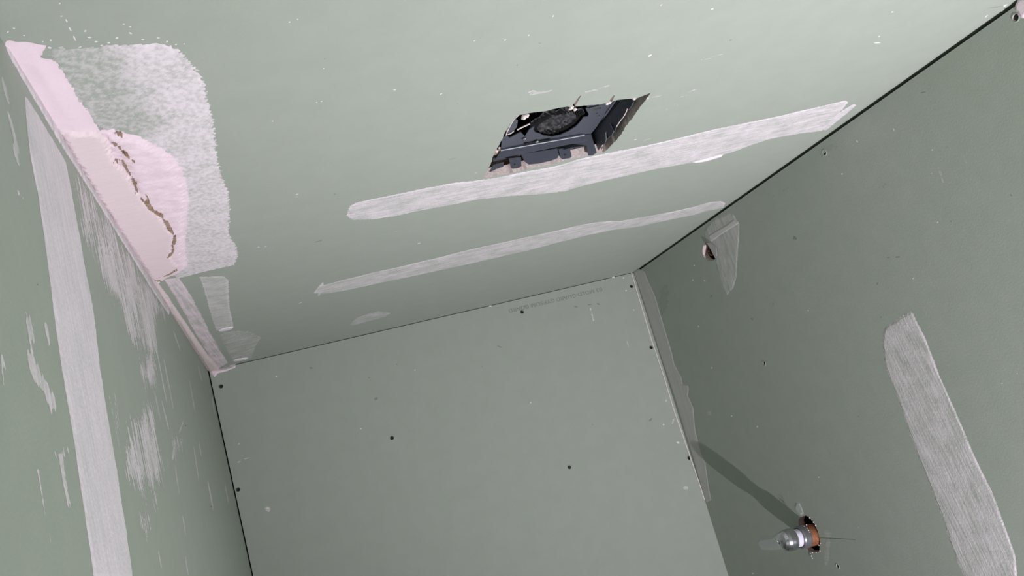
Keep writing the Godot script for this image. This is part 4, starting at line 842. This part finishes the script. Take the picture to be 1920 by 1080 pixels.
func fan() -> void:
	var o := thing("exhaust_fan", Vector3(0.40, CEIL + 0.013, -0.92), "black metal bathroom exhaust fan housing recessed in the ragged ceiling opening", "exhaust fan")
	var up := Vector3.UP
	var zb := Vector3(0, 0, -1)
	# far wall, folded band, corner post
	put("housing_wall", plate([Vector3(0.3457, 2.4695, -1.0047), Vector3(0.4692, 2.4666, -0.9945), Vector3(0.4693, 2.4398, -0.9945), Vector3(0.4623, 2.4372, -0.9945), Vector3(0.4565, 2.4383, -0.9945), Vector3(0.4583, 2.4517, -0.9945), Vector3(0.4345, 2.4514, -0.9945), Vector3(0.4224, 2.4535, -0.9996), Vector3(0.4222, 2.4576, -1.0047), Vector3(0.3705, 2.4583, -1.0047), Vector3(0.3526, 2.4578, -1.0047), Vector3(0.3317, 2.4564, -1.0047), Vector3(0.332, 2.4601, -1.0047)], zb, 0.0012), M.dark, o)
	put("folded_band", plate([Vector3(0.3448, 2.4686, -1.002), Vector3(0.4681, 2.4657, -0.9921), Vector3(0.461, 2.4578, -0.9921), Vector3(0.3346, 2.4585, -1.002)], zb, 0.0015), M.dark, o)
	put("housing_edge", tube([Vector3(0.3437, 2.4674, -0.9989), Vector3(0.3874, 2.4663, -0.9955), Vector3(0.4236, 2.4652, -0.9921), Vector3(0.4572, 2.4642, -0.9887)], 0.0009), M.edge_highlight, o)  # pale tube: highlight along the bent metal edge, put into its colour
	put("scoop", plate([Vector3(0.3694, 2.4583, -1.0007), Vector3(0.4208, 2.4573, -1.0007), Vector3(0.421, 2.4504, -1.0007), Vector3(0.4169, 2.4444, -1.0007), Vector3(0.4065, 2.4425, -1.0007), Vector3(0.3891, 2.4419, -1.0007), Vector3(0.376, 2.4429, -1.0007), Vector3(0.3716, 2.4482, -1.0007)], zb, 0.0015), M.dark, o)
	for q in [[Vector3(0.351, 2.4548, -0.9987), Vector3(0.3675, 2.4537, -0.9987), Vector3(0.3648, 2.4419, -0.9987), Vector3(0.3614, 2.4403, -0.9987), Vector3(0.3527, 2.4404, -0.9987), Vector3(0.3505, 2.4431, -0.9987)], [Vector3(0.4204, 2.4554, -0.9987), Vector3(0.4362, 2.4548, -0.9987), Vector3(0.4354, 2.4424, -0.9987), Vector3(0.4326, 2.4407, -0.9987), Vector3(0.4221, 2.4411, -0.9987), Vector3(0.4199, 2.4437, -0.9987)]]:
		var t := put("tab", plate(q, zb, 0.0015), M.dark, o)
		var hole: Vector3 = (q[3] + q[4]) / 2.0 + Vector3(0, 0.004, 0.0004)
		put("rivet", lathe(hole, Vector3(0, 0, 1), [Vector2(0, 0.0014), Vector2(0.0006, 0.0011), Vector2(0.0008, 0.0)], 10), M.steel, t).position = Vector3.ZERO
	put("bracket", plate([Vector3(0.3294, 2.451, -1.0014), Vector3(0.3444, 2.4523, -1.0014), Vector3(0.3419, 2.4465, -1.0014), Vector3(0.3329, 2.4452, -1.0014), Vector3(0.325, 2.443, -1.0014), Vector3(0.3214, 2.4429, -1.0014)], zb, 0.0015), M.dark, o)
	# the plate round the blower inlet
	put("inlet_plate", plate([Vector3(0.3462, 2.4701, -1.0061), Vector3(0.4689, 2.4664, -0.9938), Vector3(0.4768, 2.4701, -0.9054), Vector3(0.4775, 2.4701, -0.887), Vector3(0.4385, 2.4701, -0.8814), Vector3(0.4351, 2.4701, -0.9074), Vector3(0.4348, 2.4701, -0.9146), Vector3(0.4457, 2.4701, -0.9335), Vector3(0.4471, 2.4701, -0.9417), Vector3(0.4408, 2.4701, -0.9425), Vector3(0.4411, 2.4701, -0.952), Vector3(0.4397, 2.4701, -0.9675), Vector3(0.433, 2.4701, -0.9814), Vector3(0.4243, 2.4701, -0.9898), Vector3(0.4133, 2.4701, -0.9905), Vector3(0.3994, 2.4701, -0.9817), Vector3(0.3906, 2.4701, -0.9716), Vector3(0.383, 2.4701, -0.9654), Vector3(0.3767, 2.4701, -0.9534), Vector3(0.3754, 2.4701, -0.9434), Vector3(0.3704, 2.4701, -0.951), Vector3(0.3703, 2.4701, -0.9719), Vector3(0.3601, 2.4701, -0.955), Vector3(0.3485, 2.4701, -0.9682), Vector3(0.3407, 2.4701, -0.9538), Vector3(0.3388, 2.4701, -0.9693)], up, 0.0012), M.dark, o)
	put("slot", plate([Vector3(0.374, 2.4675, -0.9911), Vector3(0.4111, 2.4675, -0.9907), Vector3(0.4121, 2.4675, -0.994), Vector3(0.3759, 2.4675, -0.9953)], up, 0.0004), M.black, o)
	put("slot", plate([Vector3(0.4342, 2.4652, -0.9073), Vector3(0.4508, 2.4652, -0.9056), Vector3(0.4523, 2.4652, -0.9098), Vector3(0.4365, 2.4652, -0.9118)], up, 0.0004), M.steel, o)
	for q in [Vector3(0.3912, 2.4669, -0.9897), Vector3(0.3703, 2.4675, -0.9745), Vector3(0.4576, 2.4652, -0.932)]:
		var r := 0.0030 if q.z < -0.9724 else 0.0013
		put("screw", lathe(q, -up, [Vector2(0, r), Vector2(0.0012, r * 0.8), Vector2(0.0016, r * 0.3), Vector2(0.0010, 0.0)], 12), M.steel, o)
	# blower wheel and dust in the inlet
	var hub := Vector3(0.4112, CEIL + 0.0301 + 0.004, -0.9566)
	var st := SurfaceTool.new()
	st.begin(Mesh.PRIMITIVE_TRIANGLES)
	for k in 36:
		var t := TAU * k / 36.0
		var d := Vector3(cos(t), 0, sin(t))
		var s := Vector3(cos(t + 0.35), 0, sin(t + 0.35))
		plate([hub + d * 0.026, hub + s * 0.036, hub + s * 0.036 + up * 0.03, hub + d * 0.026 + up * 0.03], s.cross(up), 0.0008, st)
	put("blower_blade", st.commit(), M.black, o).set_meta("kind", "stuff")
	var dst := SurfaceTool.new()
	dst.begin(Mesh.PRIMITIVE_TRIANGLES)
	var rings := 10
	var sides := 30
	var g := []
	for i in rings + 1:
		var row := []
		for j in sides:
			var r := 0.037 * i / rings
			var p := hub + Vector3(cos(TAU * j / sides), 0, sin(TAU * j / sides)) * r
			p.y += 0.004 + 0.006 * grain.get_noise_2d(p.x * 90.0, p.z * 90.0) - 0.004 * (1.0 - float(i) / rings)
			row.append(p)
		g.append(row)
	for i in rings:
		for j in sides:
			var j2 := (j + 1) % sides
			quad3(dst, g[i][j], g[i + 1][j], g[i + 1][j2], -up)
			if i > 0: quad3(dst, g[i][j], g[i + 1][j2], g[i][j2], -up)
	put("dusty_wheel", dst.commit(), M.dust, o)
	var fl := SurfaceTool.new()
	fl.begin(Mesh.PRIMITIVE_TRIANGLES)
	for q in [Vector3(0.4165, 2.4707, -0.9618), Vector3(0.4216, 2.4707, -0.9526), Vector3(0.4119, 2.4707, -0.9731)]:
		lump(q, Vector3(0.002, 0.001, 0.0015), 7, fl)
	put("dust_fleck", fl.commit(), M.steel, o).set_meta("kind", "stuff")
	# right wall with its flap and tabs
	var xr := Vector3(1, 0, 0)
	put("housing_wall", plate([Vector3(0.4742, 2.4696, -1.0013), Vector3(0.4742, 2.4675, -0.9007), Vector3(0.4742, 2.4674, -0.8738), Vector3(0.4742, 2.457, -0.8753), Vector3(0.4742, 2.4504, -0.8877), Vector3(0.4742, 2.4477, -0.9042), Vector3(0.4742, 2.4458, -0.9262), Vector3(0.4742, 2.4438, -0.9393), Vector3(0.4742, 2.445, -0.9823), Vector3(0.4742, 2.4439, -1.0044)], xr, 0.0012), M.dark, o)
	put("housing_edge", tube([Vector3(0.4735, 2.4692, -1.002), Vector3(0.4735, 2.4681, -0.9485), Vector3(0.4735, 2.4671, -0.9012)], 0.0007), M.black, o)
	for q in [[Vector3(0.4715, 2.455, -0.9747), Vector3(0.4715, 2.4521, -0.9568), Vector3(0.4715, 2.4434, -0.9622), Vector3(0.4715, 2.441, -0.9704), Vector3(0.4715, 2.4439, -0.9803)], [Vector3(0.4715, 2.4555, -0.9559), Vector3(0.4715, 2.4554, -0.9381), Vector3(0.4715, 2.443, -0.935), Vector3(0.4715, 2.4407, -0.9428), Vector3(0.4715, 2.4434, -0.9522)], [Vector3(0.4715, 2.4601, -0.8821), Vector3(0.4715, 2.454, -0.8643), Vector3(0.4715, 2.4483, -0.8638), Vector3(0.4715, 2.4462, -0.8723), Vector3(0.4715, 2.4462, -0.881)]]:
		put("tab", plate(q, xr, 0.0012), M.dark, o)
	put("housing_edge", tube([Vector3(0.4709, 2.4435, -0.9216), Vector3(0.4709, 2.4448, -0.9074), Vector3(0.4709, 2.4447, -0.8966), Vector3(0.4709, 2.4462, -0.8865), Vector3(0.4709, 2.448, -0.8815)], 0.0006), M.torn, o)
	# wiring bracket on the near side
	put("wire_bracket", plate([Vector3(0.3243, 2.4515, -0.9063), Vector3(0.3231, 2.4515, -0.8879), Vector3(0.3242, 2.4515, -0.864), Vector3(0.329, 2.4515, -0.87), Vector3(0.3325, 2.4515, -0.8885), Vector3(0.3311, 2.4515, -0.9014)], up, 0.001), M.dark, o)
	put("bracket_rim", tube([Vector3(0.3225, 2.4498, -0.9034), Vector3(0.3211, 2.4498, -0.8924), Vector3(0.3206, 2.4498, -0.8747), Vector3(0.3212, 2.4498, -0.8594), Vector3(0.3244, 2.4498, -0.8495)], 0.0008), M.torn, o)
	put("bracket_rim", tube([Vector3(0.3243, 2.4498, -0.9026), Vector3(0.3279, 2.4498, -0.9009), Vector3(0.3299, 2.4498, -0.8957)], 0.0007), M.torn, o)
	put("bracket_rim", tube([Vector3(0.3385, 2.4548, -0.9054), Vector3(0.3438, 2.4548, -0.8999), Vector3(0.3508, 2.4548, -0.8937)], 0.0011), M.torn, o)
	# the box above
	var bx := SurfaceTool.new()
	bx.begin(Mesh.PRIMITIVE_TRIANGLES)
	var lo := Vector3(0.3216, CEIL + 0.0301 + 0.002, -1.0047)
	var hi := Vector3(0.4748, CEIL + 0.19, -0.8024)
	add_box(bx, Vector3(lo.x, hi.y, lo.z), Vector3(hi.x, hi.y + 0.001, hi.z))
	add_box(bx, Vector3(lo.x - 0.001, CEIL + BOARD + 0.001, lo.z), Vector3(lo.x, hi.y, hi.z))
	add_box(bx, Vector3(hi.x, lo.y, lo.z), Vector3(hi.x + 0.001, hi.y, hi.z))
	add_box(bx, Vector3(lo.x, lo.y, lo.z - 0.001), Vector3(hi.x, hi.y, lo.z))
	add_box(bx, Vector3(lo.x, CEIL + BOARD + 0.001, hi.z), Vector3(hi.x, hi.y, hi.z + 0.001))
	put("housing_shell", bx.commit(), M.black, o)

# ---------------------------------------------------------------- pipes

func pipes() -> void:
	var base := Vector3(RIGHT, 1.78998, -1.53919)
	var d := Vector3(-1, 0.10, 0).normalized()
	var o := thing("shower_pipe", base, "stubbed-out shower pipe with grey collar and chrome cap", "pipe")
	put("fitting", lathe(base, d, [Vector2(-0.045, 0.0), Vector2(-0.045, 0.0185), Vector2(-0.008, 0.0185), Vector2(-0.004, 0.0205), Vector2(0.015, 0.0205), Vector2(0.016, 0.0195)]), M.copper, o).set_meta("label", "brown copper fitting in the wall hole")
	put("collar", lathe(base, d, [Vector2(0.012, 0.0195), Vector2(0.0125, 0.0208), Vector2(0.015, 0.0217), Vector2(0.026, 0.0217), Vector2(0.0285, 0.0208), Vector2(0.0290, 0.0185), Vector2(0.0265, 0.0175), Vector2(0.025, 0.0140)]), M.ring, o).set_meta("label", "grey metal collar")
	put("thread_tape", lathe(base, d, [Vector2(0.022, 0.0162), Vector2(0.030, 0.0166), Vector2(0.036, 0.0163), Vector2(0.041, 0.0166), Vector2(0.042, 0.015)]), M.tape, o).set_meta("label", "white sealing tape wound on the thread")
	put("cap", lathe(base, d, [Vector2(0.0395, 0.0150), Vector2(0.0400, 0.0185), Vector2(0.0412, 0.0200), Vector2(0.048, 0.0207), Vector2(0.055, 0.0204), Vector2(0.061, 0.0190), Vector2(0.0665, 0.0158), Vector2(0.0700, 0.0113), Vector2(0.0718, 0.006), Vector2(0.0722, 0.0037), Vector2(0.0695, 0.0030), Vector2(0.0695, 0.0)]), M.chrome, o).set_meta("label", "rounded chrome cap")
	var st := SurfaceTool.new()
	st.begin(Mesh.PRIMITIVE_TRIANGLES)
	var k := 0
	for q in [Vector3(0.8976, 1.8126, -1.5216), Vector3(0.8976, 1.8097, -1.5143), Vector3(0.8976, 1.8057, -1.5112), Vector3(0.8976, 1.8017, -1.51), Vector3(0.8976, 1.8158, -1.5124)]:
		lump(q, Vector3.ONE * (0.0008 + 0.0004 * (k % 3)), 60 + k, st)
		k += 1
	put("plaster_crumb", st.commit(), M.torn, o).set_meta("kind", "stuff")
	# bits of torn board round the hole
	var w := get_node("wall_right")
	st = SurfaceTool.new()
	st.begin(Mesh.PRIMITIVE_TRIANGLES)
	for q in [Vector3(0.917, 1.8233, -1.526), Vector3(0.917, 1.8192, -1.5212), Vector3(0.917, 1.8151, -1.5181), Vector3(0.917, 1.8091, -1.5145), Vector3(0.9163, 1.7747, -1.5177), Vector3(0.917, 1.7711, -1.5261), Vector3(0.917, 1.7598, -1.5291), Vector3(0.917, 1.7561, -1.5438), Vector3(0.9163, 1.7558, -1.5557), Vector3(0.9163, 1.7492, -1.5632), Vector3(0.9156, 1.7444, -1.5614), Vector3(0.917, 1.7531, -1.5657)]:
		lump(q, Vector3(0.0009, 0.0011 + 0.0006 * (k % 3), 0.0016), 80 + k, st)
		k += 1
	put("torn_gypsum", st.commit(), M.torn, w).set_meta("kind", "stuff")
	put("pencil_line", tube([Vector3(0.9175, 1.7846, -1.5136), Vector3(0.9175, 1.7852, -1.4585), Vector3(0.9175, 1.7848, -1.4043)], 0.0004, 6), M.ink, w)
	# the smaller pipe in its hole
	var c := Vector3(RIGHT + 0.012, 2.3798, -1.578)
	var s := thing("small_pipe", c, "open brown copper pipe end inside the small hole under the ceiling", "pipe")
	put("pipe_wall", lathe(c, Vector3(-1, 0, 0), [Vector2(-0.05, 0.0088), Vector2(0.004, 0.0088), Vector2(0.005, 0.008), Vector2(0.004, 0.0070), Vector2(-0.05, 0.0068)], 24), M.copper, s)
	put("wire_stub", tube([c + Vector3(-0.001, 0.003, -0.008), c + Vector3(-0.007, 0.003, -0.001)], 0.001, 6), M.torn, s)

func lamp(key: SpotLight3D) -> void:
	var p := key.position
	var dir := -key.global_basis.z
	var c := p - dir * 0.03
	var o := thing("work_lamp", Vector3(c.x, 0.0, c.z), "round black work lamp tilted up on a slim stand with a flat base", "lamp")
	put("lamp_head", lathe(c - dir * 0.08, dir, [Vector2(0, 0), Vector2(0, 0.03), Vector2(0.03, 0.06), Vector2(0.085, 0.075), Vector2(0.09, 0.07), Vector2(0.08, 0.066)], 24), M.black, o)
	put("lamp_lens", lathe(c, dir, [Vector2(0.0, 0.066), Vector2(0.004, 0.05), Vector2(0.006, 0.0)], 24), M.glow, o)
	put("pole", tube([c - dir * 0.06, Vector3((c - dir * 0.06).x, 0.02, (c - dir * 0.06).z)], 0.012), M.black, o)
	var f := Vector3((c - dir * 0.06).x, 0.0, (c - dir * 0.06).z)
	put("base", lathe(f, Vector3.UP, [Vector2(0, 0.12), Vector2(0.015, 0.12), Vector2(0.022, 0.11), Vector2(0.022, 0)], 32), M.black, o)
